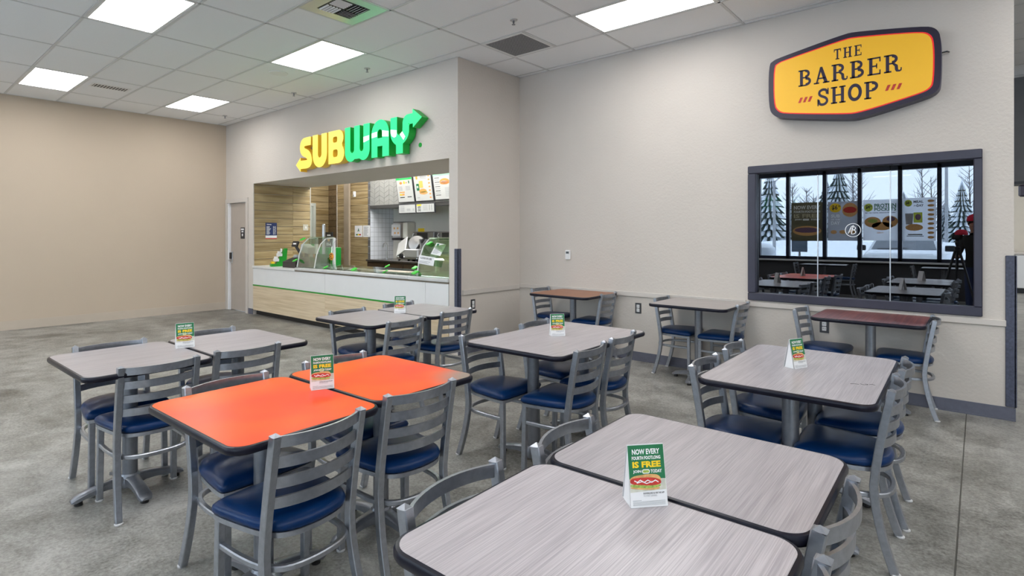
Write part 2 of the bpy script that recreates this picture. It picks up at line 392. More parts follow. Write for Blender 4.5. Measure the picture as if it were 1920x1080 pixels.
# window wall behind the camera
mull = [-10.8, -10.0, -9.2, -8.4, -7.6, -6.8, -6.1, -5.3, -4.47, -3.754, -2.919, -2.178, -1.387, -0.673, 0.02, 0.8, 1.6, 2.4, 3.2, 4.0, 4.8, 5.6, 6.4, 7.2]  # unseen outer bays added to let more daylight onto the ceiling
SZ, TZ = 0.83, 3.02
struct('wall_window', MB().box(XL, mull[0], YW-0.15, YW, 0, H).box(mull[0], mull[-1], YW-0.15, YW, 0, SZ).box(mull[0], mull[-1], YW-0.15, YW, TZ, H).box(mull[-1], 8, YW-0.15, YW, 0, H),
       mat('dark_window_wall', (0.05,0.05,0.052), 0.7), 'dark wall under the shop windows behind the camera', 'wall')
wb = MB()
for x in mull: wb.bbox(x-0.04, x+0.04, YW-0.12, YW+0.03, SZ, TZ, 0.004)
wb.bbox(mull[0]-0.04, mull[-1]+0.04, YW-0.12, YW+0.03, TZ-0.09, TZ, 0.004).bbox(mull[0]-0.04, mull[-1]+0.04, YW-0.12, YW+0.03, SZ, SZ+0.07, 0.004)
w2 = struct('window_2', wb, mat('black_mullion', (0.012,0.017,0.035), 0.4), 'row of dark framed shop windows behind the camera, outer bays added for daylight', 'window')
obj('sill', MB().bbox(mull[0], mull[-1], YW, YW+0.10, SZ-0.045, SZ-0.005, 0.005), pwhite, w2)
gpane = glass('clear_pane', (0.93,0.96,0.97), 0.04)
for a, b_ in zip(mull, mull[1:]): obj('pane', MB().box(a+0.04, b_-0.04, YW-0.06, YW-0.052, SZ+0.07, TZ-0.09), gpane, w2)

# ------------------------------------------------------------------ ceiling
GX, GY, TX, TY = -9.115, 0.796, 1.2172, 0.6105      # grid origin and module (4 ft x 2 ft)
def gx(i): return GX+TX*i
def gy(j): return GY+TY*j
ce = struct('ceiling', MB().box(-14, 8.1, YW-0.15, 19.5, H+0.02, H+0.12), mat('plenum', (0.5,0.5,0.5), 0.9), 'suspended ceiling of white tiles in a metal grid', 'ceiling')
lights = []
for c_, rows in ((-1,(4,1,-2,-5)), (2,(4,1,-2,-5)), (5,(6,3,0,-3,-6)), (8,(7,4,1,-2,-5)), (11,(7,4,1,-2,-5))):
    for r in rows: lights.append((c_, r))
lightset = set(lights)
special = {(4,6), (3,3)}
XMIN, XMAX = XL, 8.0
tmesh = {}
far = MB()
for i in range(-2, 15):
    for j in range(-8, 31):
        if (i, j) in lightset: continue
        x0, x1 = max(gx(i), XMIN), min(gx(i+1), XMAX); y0, y1 = max(gy(j), YW), gy(j+1)
        if i == 4 and j == 6: x0 = gx(4.5)
        if i == 3 and j == 3: x1 = gx(3.5)
        ymax = 19.4 if x0 > 0 else (YB if x1 > XS else YS)
        if x0 < XS < x1 and y1 > YS: x0 = max(x0, XS) if y0 > YS-0.01 else x0
        if x0 < 0.2 < x1 and y0 > YB: x0 = 0.205; ymax = 19.4
        if y0 >= ymax-0.005 or x1-x0 < 0.02: continue
        if x1 <= XS+0.001 and y0 >= YS: continue
        y1 = min(y1, ymax)
        if y1-y0 < 0.01: continue
        near = -0.6 < (y0+y1)/2 < 6.0 and x1 < 2.0
        a = 0.0135
        if near:
            key = (round(x1-x0,3), round(y1-y0,3))
            if key not in tmesh: tmesh[key] = MB().bbox(a-key[0]/2, key[0]/2-a, a-key[1]/2, key[1]/2-a, 0.0, 0.016, 0.003).mesh('ceiling_tile')
            obj('ceiling_tile', tmesh[key], tile_m, ce, ((x0+x1)/2, (y0+y1)/2, H))
        else: far.box(x0+a, x1-a, y0+a, y1-a, H, H+0.016)
o = obj('ceiling_tile_field', far, tile_m, ce); o['kind'] = 'stuff'
def tee(x0, x1, y0, y1): obj('ceiling_tee', MB().box(x0, x1, y0, y1, H-0.003, H+0.016), tee_m, ce)
for j in range(-7, 31):
    y = gy(j)
    x0, x1 = XMIN, XMAX
    if y > YS: x0 = XS
    if y > YB: x0 = 0.205
    tee(x0, x1, y-0.012, y+0.012)
for i in range(-1, 15):
    x = gx(i); y1 = YS if x < XS else (YB if x < 0.2 else 19.4)
    tee(x-0.012, x+0.012, YW, y1)
tee(gx(4.5)-0.012, gx(4.5)+0.012, gy(6), gy(7)); tee(gx(3.5)-0.012, gx(3.5)+0.012, gy(3), gy(4))
for a in ((XMIN, XS, YS-0.02, YS), (XS, 0.205, YB-0.02, YB), (XS, XS+0.02, YS, YB), (XMIN, XMIN+0.02, YW, YS)): tee(*a)
# lights
lab = {(-1,1): 'white light panel in the ceiling near the left frame edge by the tan wall', (2,1): 'large white light panel at the top left of the photo',
       (-1,4): 'small white light panel farthest back, above the restroom door end', (2,4): 'white light panel above the sandwich sign', (5,6): 'bright light panel at the top above the barber shop wall'}
lamp_m = emit('light_diffuser', (1.0, 1.0, 1.0), LAMP)
lf = MB().box(0.014-TX/2, TX/2-0.014, 0.014-TY/2, 0.035-TY/2, 0, 0.02).box(0.014-TX/2, TX/2-0.014, TY/2-0.035, TY/2-0.014, 0, 0.02).box(0.014-TX/2, 0.035-TX/2, 0.035-TY/2, TY/2-0.035, 0, 0.02).box(TX/2-0.035, TX/2-0.014, 0.035-TY/2, TY/2-0.035, 0, 0.02).mesh('light_frame')
ld = MB().box(0.035-TX/2, TX/2-0.035, 0.035-TY/2, TY/2-0.035, 0.004, 0.012).mesh('diffuser')
nn = 0
for c_, r in lights:
    x, y = gx(c_)+TX/2, gy(r)+TY/2
    if (y > YS-0.2 and x < XS): continue
    t = thing('ceiling_light', lab.get((c_, r), 'unseen ceiling light panel added to brighten the far hall'), 'ceiling light', (x, y, H-0.001), 0, 'ceiling light panels')
    obj('light_frame', lf, white_m, t); obj('diffuser', ld, lamp_m, t)
# far hall panels, unseen, added to brighten the hall end
for x, y in ((2.6,9.0),(1.4,11.6),(3.8,11.6),(1.4,13.6),(3.8,13.6),(1.4,15.6),(3.8,15.6),(1.4,17.6),(3.8,17.6)):
    t = thing('ceiling_light', 'unseen ceiling light panel added to brighten the far hall', 'ceiling light', (x, y, H-0.02), 0, 'ceiling light panels')
    obj('light_frame', lf, white_m, t); obj('diffuser', ld, lamp_m, t)
# vents, grille, sprinklers, speaker
def diffuser(x, y, s, label, plate):
    t = thing('air_diffuser', label, 'vent', (x, y, H-0.004))
    obj('plate', MB().bbox(-s/2, s/2, -s/2, s/2, 0, 0.012, 0.002), plate, t)
    k = s*0.30
    obj('duct_shade_sheet', MB().box(-k, k, -k, k, -0.001, 0.0), black_m, t)  # thin black sheet painted for the shade inside the duct
    for q in range(4):
        a = q*pi/2
        for n_ in range(5):
            d = 0.018+n_*(k-0.02)/5
            M = Matrix.Rotation(a, 4, 'Z') @ Matrix.Translation((k/2, k/2-0.0, 0)) @ Matrix.Translation((0, -k/2+d+0.01, -0.008)) @ Matrix.Rotation(0.6, 4, 'X')
            obj('louvre', MB().box(-k/2+0.01, k/2-0.01, -0.008, 0.008, -0.001, 0.001, M), white_m, t)
    return t
diffuser(gx(3.75), gy(3.5), TY-0.03, 'square air diffuser on a shiny metal plate at the top of the photo', mat('polished_plate', (0.62,0.63,0.63), 0.3, 0.6, var=0.02))
t = thing('air_register', 'small rectangular slotted air vent in the ceiling near the tan wall', 'vent', (gx(-0.35), gy(2.5), H-0.003))
obj('plate', MB().bbox(-0.12, 0.12, -0.235, 0.235, -0.004, 0.004, 0.002), white_m, t)
obj('duct_shade_sheet', MB().box(-0.085, 0.085, -0.2, 0.2, -0.005, -0.004), black_m, t)  # flat black sheet stands for the shade behind the slots
for n_ in range(11): obj('louvre', MB().box(-0.085, 0.085, -0.19+n_*0.036, -0.180+n_*0.036, -0.0062, -0.005), white_m, t)
t = thing('return_grille', 'dark perforated return air grille in the ceiling by the corner', 'vent', (gx(4.25), gy(6.5), H-0.003))
a = TX/4-0.014; b_ = TY/2-0.014
obj('grille_frame', MB().box(-a, a, -b_, -b_+0.03, -0.003, 0.008).box(-a, a, b_-0.03, b_, -0.003, 0.008).box(-a, -a+0.03, -b_+0.03, b_-0.03, -0.003, 0.008).box(a-0.03, a, -b_+0.03, b_-0.03, -0.003, 0.008), white_m, t)
def egg():
    m, N, L, b = nt('perforated_grille')
    tc = N.new('ShaderNodeTexCoord'); ch = N.new('ShaderNodeTexChecker'); ch.inputs['Scale'].default_value = 90
    ch.inputs[1].default_value = (0.34,0.34,0.35,1); ch.inputs[2].default_value = (0.06,0.06,0.065,1)
    L.new(tc.outputs['Object'], ch.inputs['Vector']); L.new(ch.outputs[0], b.inputs['Base Color']); b.inputs['Roughness'].default_value = 0.7
    return m
obj('grille_core', MB().box(-a+0.03, a-0.03, -b_+0.03, b_-0.03, 0.0, 0.006), egg(), t)
spl = ['ceiling sprinkler nearest the tan wall', 'ceiling sprinkler left of the sandwich sign', 'ceiling sprinkler right above the sandwich sign', 'ceiling sprinkler beside the dark return grille']
sp0 = None
for (x, y), l in zip(((-10.25,4.2),(-7.82,4.19),(-5.96,4.18),(-3.51,4.17)), spl):
    if sp0 is None:
        t = thing('sprinkler', l, 'sprinkler', (x, y, H), 0, 'fire sprinklers in the ceiling')
        obj('escutcheon', MB().lathe([(0.005,0.0),(0.04,0.0),(0.036,-0.008),(0.012,-0.01)], 16), steel_m, t)
        obj('nozzle', MB().lathe([(0.010,-0.008),(0.010,-0.03),(0.006,-0.032),(0.006,-0.045)], 10), pole_m, t)
        obj('deflector', MB().lathe([(0.004,-0.046),(0.018,-0.047),(0.018,-0.050),(0.004,-0.050)], 12), pole_m, t)
        sp0 = t
    else: dup(sp0, (x, y, H), 0, l)
t = thing('ceiling_speaker', 'round white speaker grille in the ceiling left of the light panel', 'speaker', (-7.02, 3.55, H))
obj('rim', MB().lathe([(0.085,0.0),(0.115,0.0),(0.112,-0.008),(0.09,-0.010)], 28), white_m, t)
obj('grille', MB().lathe([(0.004,-0.006),(0.088,-0.004),(0.088,0.0),(0.004,0.0)], 28), tile_m, t)

# ------------------------------------------------------------------ door, thermostat, outlets
d1 = struct('door_1', MB().box(-11.19,-11.12,YS-0.02,YS+0.15,0,2.13).box(-10.32,-10.24,YS-0.02,YS+0.15,0,2.13).box(-11.12,-10.32,YS-0.02,YS+0.15,2.05,2.13), trim_m, 'beige restroom door with lever lock in the left corner', 'door')
obj('door_leaf', MB().bbox(-11.10,-10.33,YS+0.03,YS+0.075,0.01,2.045,0.003), mat('door_paint',(0.44,0.38,0.325),0.55,var=0.03), d1)
obj('door_stop', MB().box(-11.12,-11.05,YS+0.0,YS+0.029,0,2.05), mat('bright_door_edge',(0.80,0.80,0.80),0.5,var=0.02), d1)
lv = obj('lock_plate', MB().bbox(-11.035,-10.965,YS+0.015,YS+0.03,0.90,1.12,0.003), steel_m, d1)
obj('lever', MB().tube([(-11.0,YS+0.015,0.95),(-11.0,YS-0.04,0.95),(-10.97,YS-0.045,0.95),(-10.86,YS-0.045,0.945)],0.011,8), steel_m, lv)
obj('lock_box', MB().bbox(-11.05,-10.985,YS-0.005,YS+0.015,0.98,1.10,0.003), black_m, lv)
ds = obj('restroom_sign', MB().bbox(-10.62,-10.46,YS+0.022,YS+0.03,1.37,1.58,0.002), mat('sign_navy',(0.02,0.022,0.03),0.4), d1)
obj('symbol', MB().box(-10.60,-10.48,YS+0.020,YS+0.022,1.53,1.56).box(-10.58,-10.50,YS+0.020,YS+0.022,1.49,1.515).prism(ell(-10.54,1.44,0.025,0.025,12),0,0.002,Matrix.Translation((0,YS+0.022,0))@Matrix.Rotation(pi/2,4,'X')), pwh, ds)
t = thing('thermostat', 'white thermostat on the barber shop wall', 'thermostat', (-3.95, YB, 1.19))
obj('case', MB().bbox(-0.036,0.036,-0.028,0,-0.06,0.06,0.006), white_m, t)
obj('screen', MB().box(-0.022,0.022,-0.029,-0.028,0.015,0.042), mat('lcd',(0.06,0.075,0.08),0.3), t)
def outlet(x, y, z, rz, label):
    t = thing('wall_outlet', label, 'outlet', (x, y, z), rz)
    obj('cover_plate', MB().bbox(-0.038,0.038,-0.007,0,-0.060,0.060,0.002), mat('outlet_steel',(0.10,0.10,0.105),0.35,0.6), t)
    for s in (-1,1):
        r_ = obj('receptacle', MB().bbox(-0.018,0.018,-0.011,-0.007,s*0.022-0.0185,s*0.022+0.0185,0.003), white_m, t)
        obj('slots', MB().box(-0.009,-0.006,-0.0115,-0.011,s*0.022-0.004,s*0.022+0.008).box(0.006,0.009,-0.0115,-0.011,s*0.022-0.004,s*0.022+0.006), black_m, r_)
outlet(-2.985, YB, 0.60, 0, 'wall outlet left of the grey wall table')
outlet(-1.095, YB, 0.595, 0, 'wall outlet under the left end of the maroon table')
outlet(XS, 4.865, 0.59, pi/2, 'wall outlet low on the short return wall')

# ------------------------------------------------------------------ barber window
fw_ = 0.075
wb = MB().bbox(WX0,WX1,YB-0.03,YB+0.10,WZ0,WZ0+fw_,0.006).bbox(WX0,WX1,YB-0.03,YB+0.10,WZ1-fw_,WZ1,0.006).bbox(WX0,WX0+fw_,YB-0.0295,YB+0.10,WZ0+fw_,WZ1-fw_,0.006).bbox(WX1-fw_+0.02,WX1,YB-0.0295,YB+0.10,WZ0+fw_,WZ1-fw_,0.006)
w1 = struct('window_1', wb, frame_m, 'wide dark framed barber shop window reflecting the snowy street', 'window')
gbar = glass('dark_mirror_pane', (0.30,0.32,0.36), 0.20)
gx0, gx1 = WX0+fw_, WX1-fw_+0.02
js = [gx0, -1.155, -0.592, gx1]
for k, (a, b_) in enumerate(zip(js, js[1:])):
    obj('pane', MB().box(a+0.002, b_-0.002, YB+0.03, YB+0.036, WZ0+fw_, WZ1-fw_), gbar, w1)
for x in js[1:3]: obj('glass_joint', MB().box(x-0.004, x+0.004, YB+0.022, YB+0.029, WZ0+fw_, WZ1-fw_-0.05), steel_m, w1)
# etched round logo
lg = MB()
Mx = Matrix.Translation((-0.872, YB+0.0285, 1.483)) @ Matrix.Rotation(pi/2, 4, 'X')
def ring_strip(b, cx_, cy_, r, t_, a0=0, a1=360, ry=None, n=28, M=Mx):
    ry = ry or r
    for i in range(n):
        p = [a0+(a1-a0)*i/n, a0+(a1-a0)*(i+1)/n]
        q = [(cx_+rr*cos(radians(an)), cy_+(ry-(r-rr))*sin(radians(an))) for an, rr in ((p[0],r),(p[1],r),(p[1],r-t_),(p[0],r-t_))]
        b.prism(q, 0, 0.001, M)
ring_strip(lg, 0, 0, 0.062, 0.0045)
lg.prism(stroke([(-0.012,-0.035),(0.002,0.035)],0.006),0,0.001,Mx)
ring_strip(lg, 0.001, 0.018, 0.022, 0.0055, -85, 110, 0.018, 12); ring_strip(lg, -0.003, -0.016, 0.028, 0.0055, -110, 85, 0.021, 12)
lg.prism(stroke([(-0.038,-0.03),(-0.022,0.01),(-0.012,0.032),(0.008,0.044)],0.006),0,0.001,Mx)
for k in range(3): lg.prism(stroke([(-0.036+k*0.006,-0.02+k*0.016),(-0.014+k*0.006,-0.012+k*0.016)],0.005),0,0.001,Mx)
obj('etched_logo', lg, pwh, w1)
# things on the inside
t = thing('spray_can', 'white can with a red band standing behind the barber shop glass', 'can', (-1.122, YB+0.075, WZ0+fw_))
obj('can_body', MB().lathe([(0.024,0),(0.026,0.004),(0.026,0.135),(0.018,0.142)],18), white_m, t, smooth=True)
obj('band', MB().lathe([(0.0262,0.028),(0.0266,0.029),(0.0266,0.043),(0.0262,0.044)],18), pred, t)
obj('print', MB().box(-0.012,0.012,-0.0268,-0.026,0.105,0.118), pgry, t)
t = thing('round_desk', 'tan round desk top behind the left pane of the barber shop window', 'desk', (-2.02, 6.36, 0))
obj('desk_top', MB().lathe([(0.36,0.955),(0.38,0.96),(0.38,0.985),(0.37,0.99)],32), mat('tan_wood',(0.45,0.26,0.09),0.5), t)
obj('desk_base', MB().lathe([(0.25,0),(0.25,0.02),(0.06,0.04),(0.06,0.955)],20), black_m, t)

# ------------------------------------------------------------------ barber sign
YF = 5.645
def BM(x, z): return (x, z)
oc = [(-1.545,3.075),(-1.50,3.105),(-1.46,3.12),(-0.92,3.222),(-0.82,3.222),(-0.35,3.155),(-0.265,3.12),(-0.232,3.03),(-0.235,2.665),(-0.262,2.60),(-0.35,2.565),(-0.78,2.462),(-0.90,2.462),(-1.42,2.545),(-1.50,2.575),(-1.545,2.66)]
oc = chaikin(oc, 2)
cxs, czs = -0.889, 2.842
def inset(P, d): return [(cxs+(p[0]-cxs)*(1-d/0.655), czs+(p[1]-czs)*(1-d/0.38)) for p in P]
Ms = Matrix.Translation((0, YF, 0)) @ Matrix.Rotation(pi/2, 4, 'X')       # x, z -> world, extrude towards -Y
bs = thing('barber_sign', 'yellow backlit barber shop sign with dark border high on the wall', 'sign', (0,0,0))
obj('sign_box', MB().prism(oc, -(YB-YF), 0, Ms), mat('sign_can',(0.045,0.04,0.075),0.4,0.2), bs)
obj('border', MB().prism(oc, 0, 0.004, Ms), mat('sign_dark_border',(0.020,0.014,0.035),0.35), bs)
obj('red_line', MB().prism(inset(oc,0.044), 0.004, 0.006, Ms), emit('sign_red',(0.70,0.012,0.015),0.25), bs)
obj('yellow_face', MB().prism(inset(oc,0.054), 0.006, 0.008, Ms), emit('sign_yellow',(0.86,0.47,0.02),0.10), bs)
# slab serif letters: unit height, returned as polygons
def R(x0,x1,y0,y1): return [(x0,y0),(x1,y0),(x1,y1),(x0,y1)]
def slab(ch):
    s, t_, k = 0.19, 0.085, 0.07
    if ch == 'T': return 0.80, [R(0.31,0.49,0,1), R(0.2,0.6,0,t_), R(0.02,0.78,1-t_-.02,1), R(0.02,0.09,0.72,1), R(0.71,0.78,0.72,1)]
    if ch == 'H': return 0.95, [R(.12,.31,0,1), R(.64,.83,0,1), R(.31,.64,.45,.45+t_), R(.02,.41,0,t_), R(.02,.41,1-t_,1), R(.54,.93,0,t_), R(.54,.93,1-t_,1)]
    if ch == 'E': return 0.82, [R(.12,.31,0,1), R(.02,.76,0,t_), R(.02,.76,1-t_,1), R(.31,.58,.46,.46+t_), R(.52,.58,.36,.64), R(.70,.77,0,.27), R(.70,.77,.73,1)]
    if ch == 'B': return 0.90, [R(.12,.31,0,1), R(.02,.50,0,t_), R(.02,.50,1-t_,1), R(.31,.52,.475,.475+t_), band(.46,.745,.30,.255,.15,-90,90), band(.48,.27,.36,.275,.16,-90,90)]
    if ch == 'R': return 1.0, [R(.12,.31,0,1), R(.02,.43,0,t_), R(.02,.50,1-t_,1), R(.31,.52,.45,.45+t_), band(.46,.735,.32,.265,.16,-90,90), [(.46,.47),(.60,.50),(.78,.36),(.80,.10),(.86,.07),(.93,.09),(.93,.20),(1.0,.20),(.99,.04),(.88,-.02),(.70,0),(.63,.10),(.61,.32)]]
    if ch == 'A': return 0.98, [[(.12,0),(.22,0),(.47,.78),(.46,1),(.40,1)], [(.46,1),(.54,1),(.90,0),(.68,0),(.42,.78)], R(.25,.72,.27,.27+t_), R(.0,.34,0,t_), R(.58,.99,0,t_)]
    if ch == 'O': return 0.92, [band(.46,.5,.42,.51,.19,0,180,20), band(.46,.5,.42,.51,.19,180,360,20)]
    if ch == 'P': return 0.88, [R(.12,.31,0,1), R(.02,.43,0,t_), R(.02,.50,1-t_,1), R(.31,.52,.42,.42+t_), band(.47,.71,.36,.29,.17,-90,90)]
    if ch == 'S': return 0.80, [stroke(chaikin([(.66,.66),(.62,.90),(.38,.96),(.14,.84),(.17,.60),(.60,.44),(.68,.20),(.48,.03),(.18,.06),(.10,.34)],3,False),.15), R(.68,.75,.62,1.0), R(.04,.11,-.02,.40)]
def slab_word(word, x0, x1, z0, z1, gap=0.1):
    b = MB(); tot = sum(slab(c)[0] for c in word)+gap*(len(word)-1); k = (x1-x0)/tot; x = x0; h_ = z1-z0
    for c in word:
        wd_, ps = slab(c)
        for p in ps: b.prism([(x+q[0]*k, z0+q[1]*h_) for q in p], 0.008, 0.010, Ms)
        x += (wd_+gap)*k
    return b
ink = mat('sign_letter_ink',(0.022,0.012,0.045),0.5)
obj('lettering', slab_word('THE', -0.995,-0.78,3.008,3.10,0.22), ink, bs)
obj('lettering', slab_word('BARBER', -1.285,-0.495,2.815,2.965,0.12), ink, bs)
obj('lettering', slab_word('SHOP', -1.13,-0.655,2.615,2.765,0.08), ink, bs)
for x0, x1 in ((-1.285,-1.165),(-0.612,-0.495)):
    rb = MB(); L_ = x1-x0
    for k in range(3):
        a = x0+0.004+k*L_*0.34
        q = [(a, 2.665),(a+0.020,2.665),(a+0.038+0.004,2.712),(a+0.022,2.712)]
        if k == 0: q = [(a,2.672),(a+0.004,2.665),(a+0.006,2.665),(a+0.032,2.712),(a+0.010,2.712),(a,2.70)]
        rb.prism(q, 0.008, 0.010, Ms)
    rb2 = MB()
    for k, xo in enumerate((0.0, 0.040, 0.080)):
        rb2.prism([(x0+xo,2.665),(x0+xo+0.020,2.665),(x0+xo+0.040,2.712),(x0+xo+0.018,2.712)], 0.008, 0.010, Ms)
    obj('striped_bar', rb2, pred, bs)
obj('conduit', MB().tube([(-0.24,YB-0.05,2.93),(-0.20,YB-0.05,2.935),(-0.19,YB-0.001,2.94)],0.006,6), black_m, bs)

# ------------------------------------------------------------------ illuminated sandwich sign
YA, YBk = 4.482, YS-0.02
Mg = Matrix.Translation((0, YBk, 0)) @ Matrix.Rotation(pi/2, 4, 'X')
SCL = YA/4.44
def g(p): return (p[0]*SCL, 1.44+(p[1]-1.44)*SCL)
def G(P): return [g(p) for p in P]
yel_f = emit('sign_yellow_face',(1.0,0.82,0.12),0.28); yel_s = emit('sign_yellow_return',(0.70,0.42,0.03),0.08)
grn_f = emit('sign_green_face',(0.015,0.78,0.23),0.27); grn_s = emit('sign_green_return',(0.0,0.33,0.03),0.06); wht_f = emit('sign_white_wave',(0.85,1.0,0.9),0.36)
def arc(cx_, cz_, r, a0, a1, n=10): return [(cx_+r*cos(radians(a0+(a1-a0)*i/n)), cz_+r*sin(radians(a0+(a1-a0)*i/n))) for i in range(n+1)]
def U_(xl, xr, zt, zb, wd):
    r = (xr-xl)/2; return [(xl,zt)]+arc((xl+xr)/2, zb+r, r, 180, 360, 14)+[(xr,zt)]
sub = thing('sandwich_sign', 'lit sign of thick yellow and green letters with arrow ends over the counter', 'sign')
Sp = chaikin([(-7.774,2.876),(-7.88,2.878),(-8.02,2.87),(-8.03,2.73),(-7.84,2.68),(-7.79,2.55),(-7.88,2.525),(-8.0,2.53),(-8.09,2.53)],2,False)
letters = [
 ('S', yel_f, yel_s, [(stroke(Sp,0.128),[]), ([(-8.21,2.536),(-8.072,2.425),(-8.072,2.642)],[])]),
 ('U', yel_f, yel_s, [(stroke(U_(-7.644,-7.397,2.945,2.523,0.145),0.146),[])]),
 ('B', yel_f, yel_s, [([(-7.28,2.474),(-7.03,2.474)]+arc(-7.01,2.607,0.133,-90,50,8)+arc(-7.015,2.83,0.117,-45,90,8)+[(-7.28,2.947)],
        [rrect(-7.165,-7.05,2.775,2.86,0.03), rrect(-7.165,-7.04,2.565,2.675,0.035)])]),
 ('W', grn_f, grn_s, [([(-6.854,2.95),(-6.725,2.95)]+arc(-6.677,2.63,0.048,180,360,8)+[(-6.629,2.95),(-6.499,2.95)]+arc(-6.4545,2.63,0.0445,180,360,8)+[(-6.41,2.95),(-6.27,2.95)]+arc(-6.412,2.605,0.142,0,-128,12)+arc(-6.712,2.605,0.142,-52,-180,12),[])]),
 ('A', grn_f, grn_s, [([(-6.226,2.472),(-6.098,2.472),(-6.098,2.614),(-5.988,2.614),(-5.988,2.472),(-5.851,2.472)]+arc(-6.0385,2.775,0.1875,0,180,18),
        [[(-6.095,2.72),(-5.992,2.72)]+arc(-6.0435,2.785,0.0515,0,180,10)])]),
 ('Y', grn_f, grn_s, [([(-5.70,2.476),(-5.567,2.476),(-5.567,2.66),(-5.70,2.66)],[]),
        (stroke(chaikin([(-5.75,2.95),(-5.75,2.82),(-5.75,2.70),(-5.64,2.63)],3,False),0.132),[]),
        (stroke(chaikin([(-5.625,2.635),(-5.512,2.70),(-5.505,2.80),(-5.505,2.888),(-5.42,2.89),(-5.36,2.89)],2,False),0.128),[]),
        ([(-5.198,2.884),(-5.374,3.007),(-5.366,2.775)],[])]),
]
for nm, fm, sm, shp in letters:
    shp = [(G(o_), [G(h_) for h_ in hs]) for o_, hs in shp]
    d = YBk-YA
    lm = curve_mesh(shp, d); lm.v = [tuple(Mg @ Vector(p)) for p in lm.v]
    fm_ = curve_mesh(shp, 0.004); fm_.v = [tuple(Mg @ Vector((p[0],p[1],p[2]+d+0.0005))) for p in fm_.v]
    lo = obj('letter', lm, sm, sub); obj('letter_face', fm_, fm, lo)
wv = [[(-6.407,2.70),(-6.277,2.725),(-6.277,2.785),(-6.407,2.775)], [(-6.22,2.735),(-6.10,2.745),(-6.10,2.81),(-6.22,2.80)], [(-5.99,2.735),(-5.856,2.72),(-5.856,2.79),(-5.99,2.815)],
      [(-5.812,2.76),(-5.79,2.715),(-5.74,2.69),(-5.70,2.70),(-5.688,2.73),(-5.688,2.78),(-5.812,2.80)], [(-5.625,2.72),(-5.55,2.64),(-5.515,2.68),(-5.575,2.75)]]
for p in wv: obj('white_wave', MB().prism(G(p), YBk-YA+0.005, YBk-YA+0.0065, Mg), wht_f, sub)
tm = obj('trademark', MB().lathe([(0.012,0),(0.03,0.0),(0.03,0.006),(0.012,0.006)],16,(0,0),Matrix.Translation((-5.43,YS-0.0,2.585))@Matrix.Rotation(pi/2,4,'X')), grn_s, sub)
sb = MB()
for x in (-8.0,-7.3,-6.6,-6.1,-5.65): sb.box(x-0.02,x+0.02,YBk-0.01,YS,2.60,2.64)
obj('stand_off', sb, black_m, sub)

# ------------------------------------------------------------------ kitchen shell
KZ = 3.3
struct('wall_kitchen_back', MB().box(-9.865, OX1+0.14, 7.6, 7.7, 0, KZ), mat('kitchen_grey_paint',(0.68,0.66,0.60),0.7,var=0.02), 'light grey back wall of the kitchen', 'wall')
struct('wall_kitchen_right', MB().box(OX1, OX1+0.14, 5.72, 7.6, 0, KZ), mat('kitchen_grey_paint',(0.6,0.6,0.575)), 'grey right wall inside the kitchen', 'wall')
struct('wall_kitchen_tiled', MB().box(-9.95, -9.865, 7.0, 7.6, 0, KZ), wtile_m, 'small white tiled side wall in the kitchen nook', 'wall')
struct('ceiling_kitchen', MB().box(-13, OX1+0.14, 5.72, 8.0, KZ, KZ+0.1), white_m, 'white kitchen ceiling', 'ceiling')
lw_ = struct('wall_kitchen_left', MB().box(-10.2, -10.082, 5.72, 5.73, 0, KZ), oak_y, 'oak plank wall at the left of the counter opening', 'wall')
# planks: plank wall beside the counter (faces +X)
pm = {}
def plank(name, sx_, sy_, sz_, loc, m, parent):
    k = (round(sx_,3), round(sy_,3), round(sz_,3), m.name)
    if k not in pm: pm[k] = MB().bbox(-sx_/2, sx_/2, -sy_/2, sy_/2, -sz_/2, sz_/2, 0.002).mesh(name)
    return obj(name, pm[k], m, parent, loc)
ph = 0.149
z = 0.85
while z < OZ-0.01:
    hgt = min(ph, OZ-z); 
    for a, b_ in ((YS+0.012, 5.36), (5.36, 5.715)): plank('plank', 0.02, b_-a-0.002, hgt-0.008, (OX0+0.0105, (a+b_)/2, z+hgt/2), oak_y, lw_)
    z += ph
obj('edge_trim', MB().box(OX0, OX0+0.022, YS-0.002, YS+0.010, 0.85, OZ), trim_m, lw_)
obj('edge_trim', MB().box(OX0, OX0+0.024, 5.716, 5.730, 0, OZ), mat('pale_edge',(0.6,0.57,0.5),0.4), lw_)
# plank wall facing the room, left of the tiled nook
pw = struct('wall_kitchen_plank', MB().box(-11.12, -9.95, 7.02, 7.6, 0, KZ), oak_x, 'oak plank wall panel with a beige pilaster at the back of the kitchen', 'wall')
z = 0.0; n_ = 0
while z < KZ-0.02:
    hgt = min(ph, KZ-z)
    for a, b_ in ((-11.118,-10.806),(-10.604,-9.865)): plank('plank', b_-a-0.002, 0.02, hgt-0.008, ((a+b_)/2, 7.010, z+hgt/2), oak_x, pw)
    z += ph
obj('pilaster', MB().bbox(-10.804,-10.606,6.96,7.02,0,KZ,0.004), mat('pilaster_beige',(0.36,0.295,0.215),0.6), pw)
obj('edge_trim', MB().box(-11.135,-11.12,6.99,7.6,0,KZ), mat('pale_edge',(0.6,0.57,0.5)), pw)
